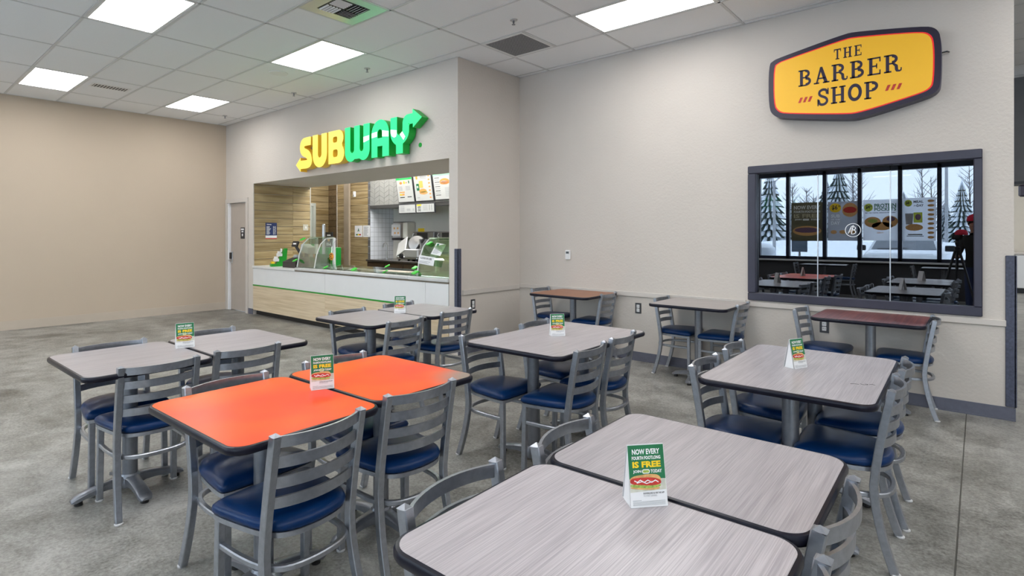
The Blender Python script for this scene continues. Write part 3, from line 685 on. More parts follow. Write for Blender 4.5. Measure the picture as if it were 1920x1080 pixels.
# passage behind
pl = struct('wall_passage', MB().box(-12.3,-12.215,5.73,7.45,0,KZ).box(-12.3,-11.135,7.45,7.55,0,KZ).box(-12.3,-10.2,5.73,5.78,0,KZ), shaded_oak, 'oak plank walls of the staff passage, darkened in colour as unlit', 'wall')
z = 0.0
while z < KZ-0.02:
    hgt = min(ph, KZ-z)
    plank('plank', 0.02, 0.5, hgt-0.008, (-12.205, 7.195, z+hgt/2), oak_y, pl); plank('plank', 1.05, 0.02, hgt-0.008, (-11.67, 7.44, z+hgt/2), shaded_oak, pl)
    z += ph
d2 = struct('door_2', MB().box(-12.205,-12.15,7.0,7.07,0,2.2).box(-12.205,-12.15,6.1,6.17,0,2.2).box(-12.205,-12.15,6.17,7.0,2.13,2.2), mat('pale_door_frame',(0.55,0.58,0.52),0.5), 'pale green framed white door in the staff passage', 'door')
obj('door_leaf', MB().box(-12.205,-12.175,6.17,7.0,0.01,2.13), mat('pale_door',(0.50,0.54,0.47),0.5), d2)
# chevron bulkhead
bh = struct('trim_5', MB().box(-9.865, OX1, 7.0, 7.12, 2.06, KZ), mat('grout_grey',(0.62,0.62,0.59),0.7), 'grey chevron tiled bulkhead over the kitchen', 'bulkhead')
obj('bottom_strip', MB().box(-9.865, OX1, 6.985, 7.125, 1.99, 2.06), mat('bulkhead_strip',(0.06,0.06,0.058),0.5), bh)
chm = {}
for i in range(30):
    for j in range(8):
        up = i % 2
        if up not in chm:
            w_, h_, sl = 0.158, 0.096, 0.07
            q = [(0,0),(w_,sl),(w_,sl+h_),(0,h_)] if up else [(0,sl),(w_,0),(w_,h_),(0,sl+h_)]
            b = MB().prism(q, 0, 0.008, Matrix.Rotation(pi/2,4,'X')); chm[up] = b.mesh('chevron_tile')
        z = 2.0+j*0.1
        obj('chevron_tile', chm[up], mat('chevron_grey',(0.30,0.30,0.28),0.35,var=0.05), bh, (-9.862+i*0.162, 7.0, z))
# kitchen lights; the unseen back row is added to brighten the kitchen
kl = emit('kitchen_light_diffuser',(0.97,1.0,0.82),KLAMP)
for k, (x, y) in enumerate(((-9.2,6.1),(-7.6,6.1),(-11.4,6.6),(-6.0,6.1),(-9.2,6.72),(-7.6,6.72),(-6.0,6.72))):
    t = thing('ceiling_light', 'kitchen ceiling light panel above the counter opening, back row added for brightness', 'ceiling light', (x, y, KZ-0.021), 0, 'kitchen light panels')
    obj('light_frame', lf, white_m, t); obj('diffuser', ld, kl if k != 2 else emit('passage_light',(1,1,0.93),KLAMP*0.15), t)
t = thing('alarm_box', 'small white alarm box high on the oak panel', 'alarm', (-10.42, 6.999, 2.33))
obj('case', MB().bbox(-0.03,0.03,-0.04,0,-0.06,0.06,0.005), white_m, t); obj('lens', MB().box(-0.015,0.015,-0.042,-0.04,-0.045,-0.01), pgry, t)

# ------------------------------------------------------------------ service counter
ct = thing('service_counter', 'long sandwich counter with white and pale wood front and a green line', 'counter', (0,0,0))
CX = [OX0+0.005, -7.66, -5.33, OX1-0.005]
obj('carcass', MB().box(CX[0], CX[-1], YS+0.02, 5.35, 0.10, 0.845), pgry, ct)
obj('toe_kick', MB().box(CX[0], CX[-1], YS+0.06, 5.3, 0, 0.10), black_m, ct)
for a, b_ in zip(CX, CX[1:]):
    obj('white_panel', MB().bbox(a+0.002, b_-0.002, YS-0.004, YS+0.02, 0.545, 0.842, 0.002), pwhite, ct)
    obj('wood_panel', MB().bbox(a+0.002, b_-0.002, YS-0.004, YS+0.02, 0.085, 0.524, 0.002), ash_x, ct)
obj('green_line', MB().box(CX[0], CX[-1], YS-0.008, YS+0.02, 0.526, 0.543), green_m, ct)
obj('worktop', MB().bbox(CX[0], -8.56, YS-0.02, 5.36, 0.845, 0.882, 0.004), mat('white_worktop',(0.72,0.71,0.69),0.35,var=0.06,vscale=60), ct)
cs = obj('case_rail', MB().bbox(-8.555, -7.222, YS-0.02, YS+0.06, 0.862, 0.905, 0.008).bbox(-7.218, -5.672, YS-0.02, YS+0.06, 0.862, 0.905, 0.008).bbox(-5.668, CX[-1], YS-0.02, YS+0.06, 0.862, 0.905, 0.008), mat('white_steel_rail',(0.70,0.71,0.71),0.3,0.3), ct)
obj('shadow_gap', MB().box(-8.555, CX[-1], YS-0.006, YS+0.06, 0.845, 0.862), mat('rail_brown',(0.20,0.17,0.13),0.4,0.4), ct)
obj('case_deck', MB().box(-8.555, CX[-1], YS+0.06, 5.36, 0.845, 0.87), steel_m, ct)
pans = MB()
for k in range(14):
    x = -8.3+k*0.245
    if x+0.22 > CX[-1]: break
    for y0 in (4.95, 5.14): pans.bbox(x, x+0.22, y0, y0+0.17, 0.87, 0.895, 0.004)
obj('food_pan_lids', pans, mat('pan_steel',(0.38,0.38,0.36),0.35,0.8), ct)
cg = glass('counter_glass', (0.86,0.92,0.86), 0.10)
for a, b_ in ((-8.50,-7.26),(-7.18,-5.71),(-5.63,CX[-1]-0.02)):
    M = Matrix.Translation((0, YS+0.07, 0.906)) @ Matrix.Rotation(0.13, 4, 'X')
    obj('folded_glass', MB().box(a, b_, 0, 0.36, 0, 0.006, M), cg, ct)
    obj('glass_support', MB().box(a+0.05, a+0.075, YS+0.08, YS+0.40, 0.87, 0.908).box(b_-0.075, b_-0.05, YS+0.08, YS+0.40, 0.87, 0.908), steel_m, ct)
obj('price_card', MB().box(-6.45,-5.80,YS+0.09,YS+0.30,0.938,0.940, None), mat('menu_card',(0.72,0.62,0.48),0.6,var=0.3,vscale=25), ct)
# sneeze guards at both ends
gt = glass('green_glass', (0.74,0.88,0.68), 0.10); gtd = mat('green_tint_panel',(0.05,0.16,0.02),0.15,var=0.4,vscale=4,coat=0.6)
def sneeze(x0, x1, label, tower):
    t = thing('sneeze_guard', label, 'sneeze guard', (0,0,0))
    prof = [(4.70,0.906),(4.74,1.12),(4.81,1.29),(4.90,1.375),(5.05,1.39),(5.05,0.906)]
    for x in (x0, x1): obj('side_glass', MB().prism(prof, -0.004, 0.004, Matrix.Translation((x,0,0)) @ Matrix(((0,0,1,0),(1,0,0,0),(0,1,0,0),(0,0,0,1)))), cg, t)
    rings = []
    for y, z in prof[:5]: rings.append([(x0+0.006,y,z),(x1-0.006,y,z),(x1-0.006,y+0.005,z+0.003),(x0+0.006,y+0.005,z+0.003)])
    obj('front_glass', MB().loft(rings), gt if not tower else cg, t)
    for x in (x0, x1):
        obj('edge_profile', MB().sweep([(x,y-0.004,z) for y,z in prof[:5]], chsec(0.006,0.008,0.002), (1,0,0)), white_m if x == x0 or not tower else pwhite, t)
    obj('top_rail', MB().bbox(x0-0.01, x1+0.01, 4.90, 5.06, 1.392, 1.41, 0.004), glass('rail_glass',(0.75,0.86,0.72),0.15), t)
    for x in (x0, x1): obj('post', MB().bbox(x-0.022, x+0.022, 5.03, 5.07, 0.87, 1.392, 0.004), white_m, t)
    return t
sgl = sneeze(-8.66, -8.12, 'clear curved sneeze guard at the till end of the counter', True)
obj('green_panel', MB().box(-8.63,-8.15,4.82,4.83,0.91,1.08), gt, sgl)
obj('green_shelf', MB().box(-8.63,-8.15,4.835,5.02,0.91,0.93).box(-8.63,-8.15,5.0,5.015,0.93,1.12), gtd, sgl)
sgr = sneeze(-5.60, -4.93, 'green tinted sneeze guard at the right end of the counter', False)
obj('green_shelf', MB().box(-5.57,-4.96,4.80,5.02,0.93,0.94).box(-5.57,-4.96,5.0,5.015,0.94,1.36), gt, sgr)
# clovers
cv = None
spots = [(-8.56,4.74,1.37,'green clover decoration on top of the till sneeze guard'),(-8.66,4.66,1.02,'green clover decoration low on the till display stand'),(-7.86,4.74,0.93,'green clover on the glass beside the till'),
         (-7.09,4.74,0.93,'green clover in the middle of the counter glass'),(-6.32,4.73,0.93,'green clover on the counter glass below the menu boards'),(-5.62,4.68,0.95,'green clover at the foot of the right sneeze guard'),
         (-5.50,4.82,1.33,'green clover near the top of the right sneeze guard'),(-6.95,5.24,0.96,'green clover at the back edge of the counter middle'),(-6.30,5.24,0.96,'green clover at the back edge near the right sneeze guard')]
for x, y, z, l in spots:
    if cv is None:
        t = thing('clover_decoration', l, 'decoration', (x, y, z), 0, 'green clovers on the counter')
        lf3 = None
        for k in range(4):
            a = k*pi/2+0.6
            obj('leaf', MB().lathe([(0.004,-0.010),(0.026,-0.005),(0.030,0.002),(0.018,0.010),(0.004,0.011)],10,(0,0),Matrix.Rotation(0.5,4,'X')@Matrix.Translation((0.024*cos(a),0.024*sin(a),0))), leaf_m, t)
        obj('stem', MB().tube([(0,0,0),(0.02,-0.03,-0.02)],0.004,6), leaf_m, t); cv = t
    else: dup(cv, (x, y, z), random.uniform(-0.6,0.6), l)
# brochure stand
t = thing('brochure_stand', 'green tiered leaflet stand at the left end of the counter', 'leaflet stand', (-9.50, 4.80, 0.882), pi/2-0.25)
obj('back_board', MB().prism([(-0.13,0),(0.06,0),(0.085,0.32),(0.04,0.32)],-0.05,0.05,Matrix.Rotation(pi/2,4,'X')@Matrix.Translation((0.06,0,0))), green_m, t)
for k in range(3):
    obj('tier', MB().bbox(-0.13+k*0.055,-0.055+k*0.055,-0.06,0.06,0.0+k*0.09,0.05+k*0.09,0.003), green_m if k == 0 else white_m, t)
    obj('leaflet', MB().box(-0.115+k*0.055,-0.075+k*0.055,-0.052,0.052,0.03+k*0.09,0.085+k*0.09), pyel if k == 0 else paper_m, t)
obj('leaflet', MB().box(0.045,0.052,-0.05,0.05,0.25,0.315), paper_m, t)
# till
t = thing('till', 'dark till housing with tilted screen and card reader on the counter', 'till', (-8.97, 4.84, 0.882))
obj('housing', MB().loft([[(-0.20,-0.13,0),(0.24,-0.13,0),(0.24,0.2,0),(-0.20,0.2,0)],[(-0.20,-0.13,0.10),(0.24,-0.13,0.10),(0.24,0.2,0.10),(-0.20,0.2,0.10)],[(-0.10,0.0,0.17),(0.20,0.0,0.17),(0.20,0.2,0.17),(-0.10,0.2,0.17)]]), mat('till_brown_black',(0.035,0.03,0.03),0.4), t)
obj('customer_display', MB().bbox(-0.09,0.09,-0.015,0.015,-0.05,0.05,0.004,Matrix.Translation((-0.10,0.05,0.40))@Matrix.Rotation(-0.35,4,'X')), black_m, t)
obj('display_text', MB().box(-0.05,0.05,-0.017,-0.0155,-0.012,0.012,Matrix.Translation((-0.10,0.05,0.40))@Matrix.Rotation(-0.35,4,'X')), pwh, t)
obj('display_arm', MB().tube([(-0.10,0.06,0.36),(0.0,0.1,0.22),(0.04,0.1,0.16)],0.025,8), black_m, t)
obj('printer', MB().bbox(-0.12,0.14,-0.06,0.10,-0.06,0.06,0.012,Matrix.Translation((0.12,0.14,0.32))@Matrix.Rotation(0.25,4,'Y')), mat('printer_grey',(0.42,0.42,0.42),0.4), t)
obj('printer_stand', MB().tube([(0.12,0.14,0.30),(0.10,0.14,0.15)],0.035,10), black_m, t)
obj('scanner', MB().lathe([(0.01,0.0),(0.05,0.0),(0.055,0.02),(0.03,0.05),(0.01,0.05)],14,(0,0),Matrix.Translation((0.06,-0.02,0.17))), pgry, t)
tag(obj('coffee_pot', MB().lathe([(0.05,0),(0.075,0.02),(0.07,0.10),(0.045,0.13),(0.04,0.15)],16,(-9.20,4.98),Matrix.Translation((0,0,0.882))), black_m), 'black container between the leaflet stand and the till', 'container')
# tall steel pole and green chip rack behind
tag(obj('steel_post', MB().lathe([(0.03,0),(0.03,1.62),(0.02,1.64)],14,(-9.10,5.45)), steel_m), 'thin upright steel post behind the till', 'post')
t = thing('snack_cabinet', 'green snack cabinet with shelf shade painted black behind the counter', 'cabinet', (-9.27, 5.62, 0))
obj('cabinet_body', MB().bbox(-0.27,0.25,-0.12,0.14,0,1.21,0.006), mat('cabinet_green',(0.01,0.27,0.035),0.4,var=0.1), t)
obj('niche_shade_panel', MB().box(-0.25,-0.04,-0.125,-0.12,0.98,1.12).box(-0.02,0.20,-0.125,-0.12,0.87,0.96), black_m, t)  # flat black panels stand for shaded shelf recesses
obj('snack_bag', MB().bbox(-0.24,-0.12,-0.15,-0.126,1.0,1.10,0.01), mat('orange_bag',(0.75,0.22,0.02),0.4), t)
t = thing('hours_sign', 'black hours sign with white numbers standing on the green cabinet', 'sign', (-9.16, 5.60, 1.21))
obj('board', MB().bbox(-0.11,0.11,-0.01,0.01,0,0.28,0.003), black_m, t)
obj('lettering', fit_text('10-6', 0.15, 0.06, 0.03), pwh, t, (0,-0.0125,0.03), ROT_S); obj('print_line', MB().box(-0.06,0.06,-0.0115,-0.0105,0.215,0.235), pwh, t)
obj('emblem', MB().prism(ell(0,0.14,0.04,0.03),0,0.001,Matrix.Translation((0,-0.0115,0))@Matrix.Rotation(pi/2,4,'X')), pbun, t)
t = thing('cookie_sign', 'round orange cookie shaped sign on a clover wire above the counter', 'sign', (-7.78, 4.80, 1.10))
obj('cookie', MB().lathe([(0.005,0),(0.055,0.0),(0.062,0.006),(0.055,0.014),(0.005,0.016)],20,(0,0),Matrix.Rotation(pi/2,4,'X')), mat('cookie_orange',(0.72,0.27,0.02),0.5,var=0.3,vscale=30), t)
cb = MB()
for k in range(7): cb.prism(ell(0.036*cos(k*0.9)*(1 if k else 0), 0.036*sin(k*0.9), 0.010,0.010,8),0.016,0.019,Matrix.Rotation(pi/2,4,'X'))
obj('chips', cb, mat('chocolate',(0.05,0.02,0.01),0.5), t)
obj('wire', MB().tube([(0,-0.005,0),(0.03,0.02,-0.09),(0.0,0.04,-0.215)],0.004,6).tube([(0,-0.005,0.05),(-0.08,0.05,0.16),(-0.02,0.1,0.28)],0.003,5), steel_m, t)

# wall papers
def paper(name, label, w_, h_, loc, rot, m=paper_m):
    t = obj(name, MB().box(-w_/2, w_/2, -h_/2, h_/2, 0, 0.003), m, None, loc, rot); tag(t, label, 'poster' if 'poster' in name else 'notice'); return t
def lines(parent, x0, x1, y0, y1, n, m, frac=0.45, z=0.0032):
    b = MB()
    for k in range(n):
        yy = y0+(y1-y0)*(k+0.5)/n; hh = abs(y1-y0)/n*frac/2
        b.box(x0, x0+(x1-x0)*random.uniform(0.6,1.0), yy-hh, yy+hh, z, z+0.0008)
    return obj('print_lines', b, m, parent)
pb = paper('price_poster', 'blue price notice with white print on the plank wall', 0.215, 0.30, (OX0+0.0215, 4.935, 1.515), ROT_E, mat('poster_navy',(0.012,0.03,0.13),0.45))
lines(pb, -0.09, 0.0, -0.07, 0.09, 8, pwh); lines(pb, 0.035, 0.058, -0.07, 0.09, 8, pwh); lines(pb, 0.065, 0.09, -0.07, 0.09, 8, pwh)
obj('lettering', fit_text('Subway', 0.09, 0.026, 0.03), pwh, pb, (-0.04,0.105,0.0036))
obj('white_band', MB().box(-0.1075,0.1075,-0.132,-0.085,0.003,0.0036), pwh, pb); obj('red_band', MB().box(-0.1075,0.1075,-0.15,-0.132,0.003,0.0036), pred, pb)
pa = paper('grade_notice', 'white food safety notice with a green letter A on the oak panel', 0.28, 0.245, (-10.29, 6.9985, 1.52), ROT_S)
obj('lettering', fit_text('A', 0.075, 0.075, 0.04), pgreen, pa, (0,-0.01,0.0035))
obj('colour_bar', MB().box(-0.09,-0.03,-0.09,-0.06,0.003,0.0036), pgreen, pa); obj('colour_bar', MB().box(-0.03,0.03,-0.09,-0.06,0.003,0.0036), pyel, pa); obj('colour_bar', MB().box(0.03,0.09,-0.09,-0.06,0.003,0.0036), pred, pa)
pp = paper('printed_notice', 'plain white printed notice right of the letter A notice', 0.25, 0.245, (-10.0, 6.9985, 1.52), ROT_S); lines(pp, -0.09, 0.09, -0.10, 0.10, 12, pgry)
t = thing('light_switch', 'light switch plate near the end of the plank wall', 'switch', (OX0+0.021, 5.62, 1.585), pi/2)
obj('plate', MB().bbox(-0.055,0.055,-0.006,0,-0.06,0.06,0.002), mat('switch_almond',(0.55,0.52,0.42),0.4), t); obj('toggle', MB().bbox(-0.012,0.012,-0.012,-0.006,-0.022,0.022,0.002), pwh, t)

# menu boards
mb_glow = emit('menu_light_box',(0.50,0.51,0.49),0.12)
mframe = mat('menu_frame',(0.045,0.045,0.05),0.4)
def menu(x0, x1, z0, z1, label, kind):
    w_, h_ = x1-x0, z1-z0
    t = thing('menu_board', label, 'menu board', ((x0+x1)/2, 6.975 if kind < 3 else 6.96, z0)); t.rotation_euler = (0.16 if kind < 3 else 0.05, 0, 0)
    obj('frame', MB().bbox(-w_/2-0.018,w_/2+0.018,-0.03,0.0,-0.018,h_+0.018,0.004), mframe, t)
    p = obj('lit_panel', MB().box(-w_/2,w_/2,-0.034,-0.030,0,h_), mb_glow, t)
    def pr(x, z_, wd_, hd_, m, nm='print'): obj(nm, MB().box((x-wd_/2)*w_,(x+wd_/2)*w_,-0.0355,-0.034,(z_-hd_/2)*h_,(z_+hd_/2)*h_), m, p)
    def el(x, z_, rx, rz_, m): obj('food_picture', MB().prism(ell(x*w_,z_*h_,rx*w_,rz_*h_,14),0,0.001,Matrix.Translation((0,-0.0345,0))@Matrix.Rotation(pi/2,4,'X')), m, p)
    gl = emit('menu_green',(0.03,0.55,0.12),0.15); og = emit('menu_orange',(0.80,0.30,0.08),0.1)
    if kind == 0:
        pr(0,0.93,1.0,0.14,gl); pr(0.02,0.935,0.62,0.05,mb_glow); el(-0.22,0.74,0.09,0.05,og); el(0,0.75,0.05,0.06,pyel); pr(0.14,0.74,0.1,0.05,pbun); pr(0.3,0.76,0.06,0.10,pgreen)
        for k in range(5): pr(-0.28,0.60-k*0.035,0.24,0.014,pgry); pr(0.2,0.60-k*0.035,0.28,0.014,pgry)
        pr(-0.2,0.38,0.34,0.05,pbun); pr(-0.3,0.29,0.12,0.06,pyel); pr(-0.14,0.29,0.16,0.07,og)
        pr(-0.22,0.18,0.3,0.03,blackp); pr(0.25,0.19,0.26,0.03,blackp)
    elif kind == 1:
        el(-0.32,0.88,0.06,0.07,mat('badge_gold',(0.55,0.38,0.06),0.5)); pr(0.06,0.90,0.38,0.05,pgry); pr(0.06,0.84,0.34,0.02,pgry)
        pr(-0.3,0.52,0.16,0.26,pgreen); el(-0.31,0.53,0.05,0.05,pwh); pr(-0.1,0.62,0.22,0.26,mat('bag_yellow',(0.85,0.50,0.12),0.5)); el(-0.03,0.37,0.22,0.08,og); el(0.0,0.30,0.24,0.07,pbun); el(0.02,0.33,0.2,0.025,plet)
        for k in range(7): el(0.38,0.92-k*0.135,0.055,0.03,og)
        pr(-0.32,0.12,0.14,0.02,pgry)
    elif kind == 2:
        pr(0,0.93,1.0,0.12,emit('menu_pale_green',(0.30,0.75,0.42),0.15)); pr(0.0,0.93,0.6,0.04,mb_glow); el(0.1,0.66,0.26,0.11,og); el(0.1,0.60,0.26,0.06,pbun); el(0.1,0.65,0.22,0.035,pwh)
        for k in range(9): pr(-0.30,0.80-k*0.08,0.26,0.02,pgry if k%2 else blackp); pr(0.25,0.42-k*0.04,0.34,0.012,pgry)
    elif kind == 3:
        for k in range(5): pr(-0.3,0.82-k*0.15,0.28,0.05,pgry); pr(0.1,0.5-k*0.06,0.22,0.025,pgry); pr(0.4,0.5-k*0.06,0.1,0.025,pgry)
    else:
        pr(-0.34,0.88,0.26,0.18,pyel); obj('lettering', fit_text('ADD',0.09,0.045,0.03), blackp, p, (-0.34*w_,-0.0345,0.47*h_), ROT_S); obj('lettering', fit_text('ONS',0.09,0.045,0.03), blackp, p, (-0.34*w_,-0.0345,0.12*h_), ROT_S)
        for k in range(6): pr(0.02,0.85-k*0.12,0.26,0.04,pgry); pr(0.25,0.85-k*0.12,0.05,0.04,blackp); pr(0.38,0.85-k*0.12,0.05,0.04,blackp)
menu(-8.83,-8.36,2.095,2.60,'lit menu board with a green header, leftmost of the upper three',0)
menu(-8.30,-7.81,2.10,2.60,'lit menu board showing a green cup and sandwich meal',1)
menu(-7.745,-7.25,2.105,2.60,'lit menu board with a large sandwich, cut off by the opening edge',2)
menu(-8.80,-8.31,1.875,2.03,'small grey price board under the left menu board',3)
menu(-8.27,-7.77,1.875,2.03,'small price board reading ADD ONS under the middle menu board',4)

# back counter and equipment
t = thing('back_counter', 'dark brown back counter along the kitchen wall', 'counter', (0,0,0))
obj('cabinet_body', MB().box(-9.86, OX1-0.01, 6.92, 7.59, 0, 0.89), mat('dark_brown_cabinet',(0.045,0.028,0.018),0.4), t)
obj('worktop', MB().bbox(-9.862, OX1-0.01, 6.88, 7.595, 0.89, 0.925, 0.004), mat('dark_worktop',(0.05,0.043,0.038),0.25), t)
for k in range(8): obj('door_panel', MB().bbox(-9.84+k*0.6, -9.27+k*0.6, 6.905, 6.92, 0.12, 0.86, 0.003), mat('dark_brown_door',(0.06,0.035,0.02),0.4), t)
t = thing('meat_slicer', 'grey meat slicer on the back counter', 'slicer', (-8.62, 7.08, 0.925))
obj('slicer_base', MB().bbox(-0.30,0.34,-0.14,0.18,0.03,0.10,0.02), steel_m, t)
obj('motor_box', MB().bbox(-0.02,0.40,-0.17,0.02,0.07,0.24,0.02), mat('cast_grey',(0.42,0.42,0.42),0.35,0.5), t)
obj('food_tray', MB().bbox(-0.16,0.16,-0.012,0.012,-0.17,0.17,0.01,Matrix.Translation((-0.22,-0.05,0.28))@Matrix.Rotation(-0.45,4,'Y')@Matrix.Rotation(-0.5,4,'X')), mat('tray_white',(0.62,0.62,0.60),0.35,0.3), t)
obj('blade_guard', MB().lathe([(0.02,-0.02),(0.17,-0.02),(0.18,0.0),(0.16,0.02),(0.02,0.03)],24,(0,0),Matrix.Translation((0.10,0.06,0.34))@Matrix.Rotation(pi/2-0.3,4,'X')@Matrix.Rotation(0.5,4,'Y')), steel_m, t)
obj('pusher_arm', MB().bbox(-0.02,0.02,-0.02,0.02,0,0.34,0.006,Matrix.Translation((0.14,0.0,0.20))@Matrix.Rotation(0.8,4,'Y')), black_m, t)
obj('back_plate', MB().bbox(-0.012,0.012,-0.1,0.1,0,0.34,0.004,Matrix.Translation((0.38,0.05,0.10))@Matrix.Rotation(-0.25,4,'Y')), steel_m, t)
obj('knob', MB().lathe([(0.01,0),(0.05,0.0),(0.045,0.04),(0.02,0.045)],16,(0,0),Matrix.Translation((-0.10,-0.15,0.10))@Matrix.Rotation(pi/2,4,'X')), black_m, t)
obj('foot', MB().lathe([(0.02,0),(0.025,0.0),(0.02,0.03)],10,(-0.25,-0.1)).lathe([(0.02,0),(0.025,0.0),(0.02,0.03)],10,(0.28,-0.1)).lathe([(0.02,0),(0.025,0.0),(0.02,0.03)],10,(-0.25,0.14)).lathe([(0.02,0),(0.025,0.0),(0.02,0.03)],10,(0.28,0.14)), black_m, t)
t = thing('towel_dispenser', 'steel paper towel dispenser with a picture card on the kitchen wall', 'dispenser', (-9.36, 7.6, 1.36))
obj('case', MB().bbox(-0.23,0.25,-0.24,0,0.0,0.36,0.02), steel_m, t); obj('side_cover', MB().bbox(0.12,0.26,-0.245,-0.001,0.0,0.355,0.02), mat('cover_white',(0.66,0.66,0.6),0.4), t)
pc = obj('picture_card', MB().box(-0.24,0.06,-0.252,-0.246,0.06,0.30), pgry if 0 else mat('card_pale',(0.60,0.61,0.64),0.5), t)
for x, z in ((-0.14,0.22),(-0.03,0.22),(-0.12,0.12),(-0.01,0.12)): obj('food_picture', MB().box(x-0.025,x+0.025,-0.2545,-0.252,z-0.02,z+0.02), pbun, pc)
obj('dark_lip', MB().bbox(-0.23,0.06,-0.25,-0.10,-0.03,0.02,0.006), black_m, t)
t = paper('wall_notice', 'white and yellow printed notice on the kitchen wall beside the dispenser', 0.20, 0.24, (-8.92, 7.599, 1.47), ROT_S); lines(t,-0.08,0.08,-0.10,0.02,4,blackp); obj('yellow_band', MB().box(-0.1,0.1,0.03,0.11,0.003,0.0036), pyel, t)
t = thing('toaster_oven', 'steel toaster oven on the kitchen wall shelf', 'oven', (-8.42, 7.40, 1.345))
obj('case', MB().bbox(-0.34,0.30,-0.17,0.17,0,0.16,0.012), mat('oven_grey',(0.20,0.20,0.20),0.35,0.6), t); obj('oven_door', MB().bbox(-0.20,0.12,-0.178,-0.17,0.02,0.14,0.003), black_m, t); obj('handle', MB().tube([(-0.28,-0.18,0.03),(-0.30,-0.2,0.08),(-0.28,-0.18,0.13)],0.012,8), steel_m, t)
t = thing('toaster_oven', 'second steel oven on the kitchen wall shelf by the opening edge', 'oven', (-7.72, 7.40, 1.345))
obj('case', MB().bbox(-0.30,0.34,-0.17,0.17,0,0.16,0.012), mat('oven_grey',(0.2,0.2,0.2)), t); obj('oven_door', MB().bbox(-0.16,0.14,-0.178,-0.17,0.02,0.14,0.003), black_m, t); obj('handle', MB().tube([(-0.24,-0.18,0.03),(-0.26,-0.2,0.08),(-0.24,-0.18,0.13)],0.012,8), steel_m, t)
t = thing('wall_shelf', 'steel wall shelf carrying the two ovens', 'shelf', (0,0,0))
obj('board', MB().bbox(-8.85,-5.2,7.2,7.6,1.32,1.345,0.004), steel_m, t)
for x in (-8.6,-7.4,-6.2): obj('bracket', MB().box(x-0.015,x+0.015,7.3,7.6,1.15,1.32), steel_m, t)
t = thing('storage_rack', 'dark open rack under the kitchen wall shelf', 'rack', (-8.1, 7.42, 0.925))
obj('rack_frame', MB().box(-0.72,-0.70,-0.15,0.15,0,0.36).box(0.7,0.72,-0.15,0.15,0,0.36).box(-0.7,0.7,-0.15,0.15,0.17,0.185), black_m, t)
for k in range(4): obj('box', MB().bbox(-0.62+k*0.33,-0.34+k*0.33,-0.13,0.12,0.0,0.14,0.006), [pgry,paper_m,pbun,paper_m][k], t)
t = thing('tap', 'chrome gooseneck tap at the tiled nook', 'tap', (-9.62, 7.25, 0.925))
obj('spout', MB().tube([(0,0,0)]+[(0,0,0.26)]+[(-0.07+0.07*cos(a*pi/8),-0.0,0.28+0.07*sin(a*pi/8)) for a in range(1,8)]+[(-0.14,0,0.25)],0.012,8), steel_m, t); obj('tap_base', MB().lathe([(0.035,0),(0.035,0.02),(0.015,0.03)],14), steel_m, t)
al = obj('allergen_notice', MB().box(-0.15,0.15,-0.055,0.055,0,0.002), paper_m, None, (-5.38, 4.665, 1.115), (pi/2-0.15, 0.08, 0)); tag(al, 'white allergen notice taped to the right sneeze guard', 'notice')
obj('lettering', fit_text('ALLERGEN INFO HERE', 0.22, 0.024, 0.02), blackp, al, (-0.01,0.012,0.0025)); lines(al,-0.13,0.08,-0.045,-0.01,3,pgry,z=0.0022)
ml = obj('nutrition_notice', MB().box(-0.09,0.09,-0.085,0.085,0,0.002), paper_m, None, (-5.30, 4.80, 1.255), (pi/2-0.55, 0.12, 0)); tag(ml, 'printed nutrition notice above the allergen notice on the sneeze guard', 'notice')
lines(ml,-0.07,0.07,-0.07,0.04,9,pgry,z=0.0022); obj('green_square', MB().box(-0.07,-0.03,0.045,0.075,0.002,0.0026), pgreen, ml)

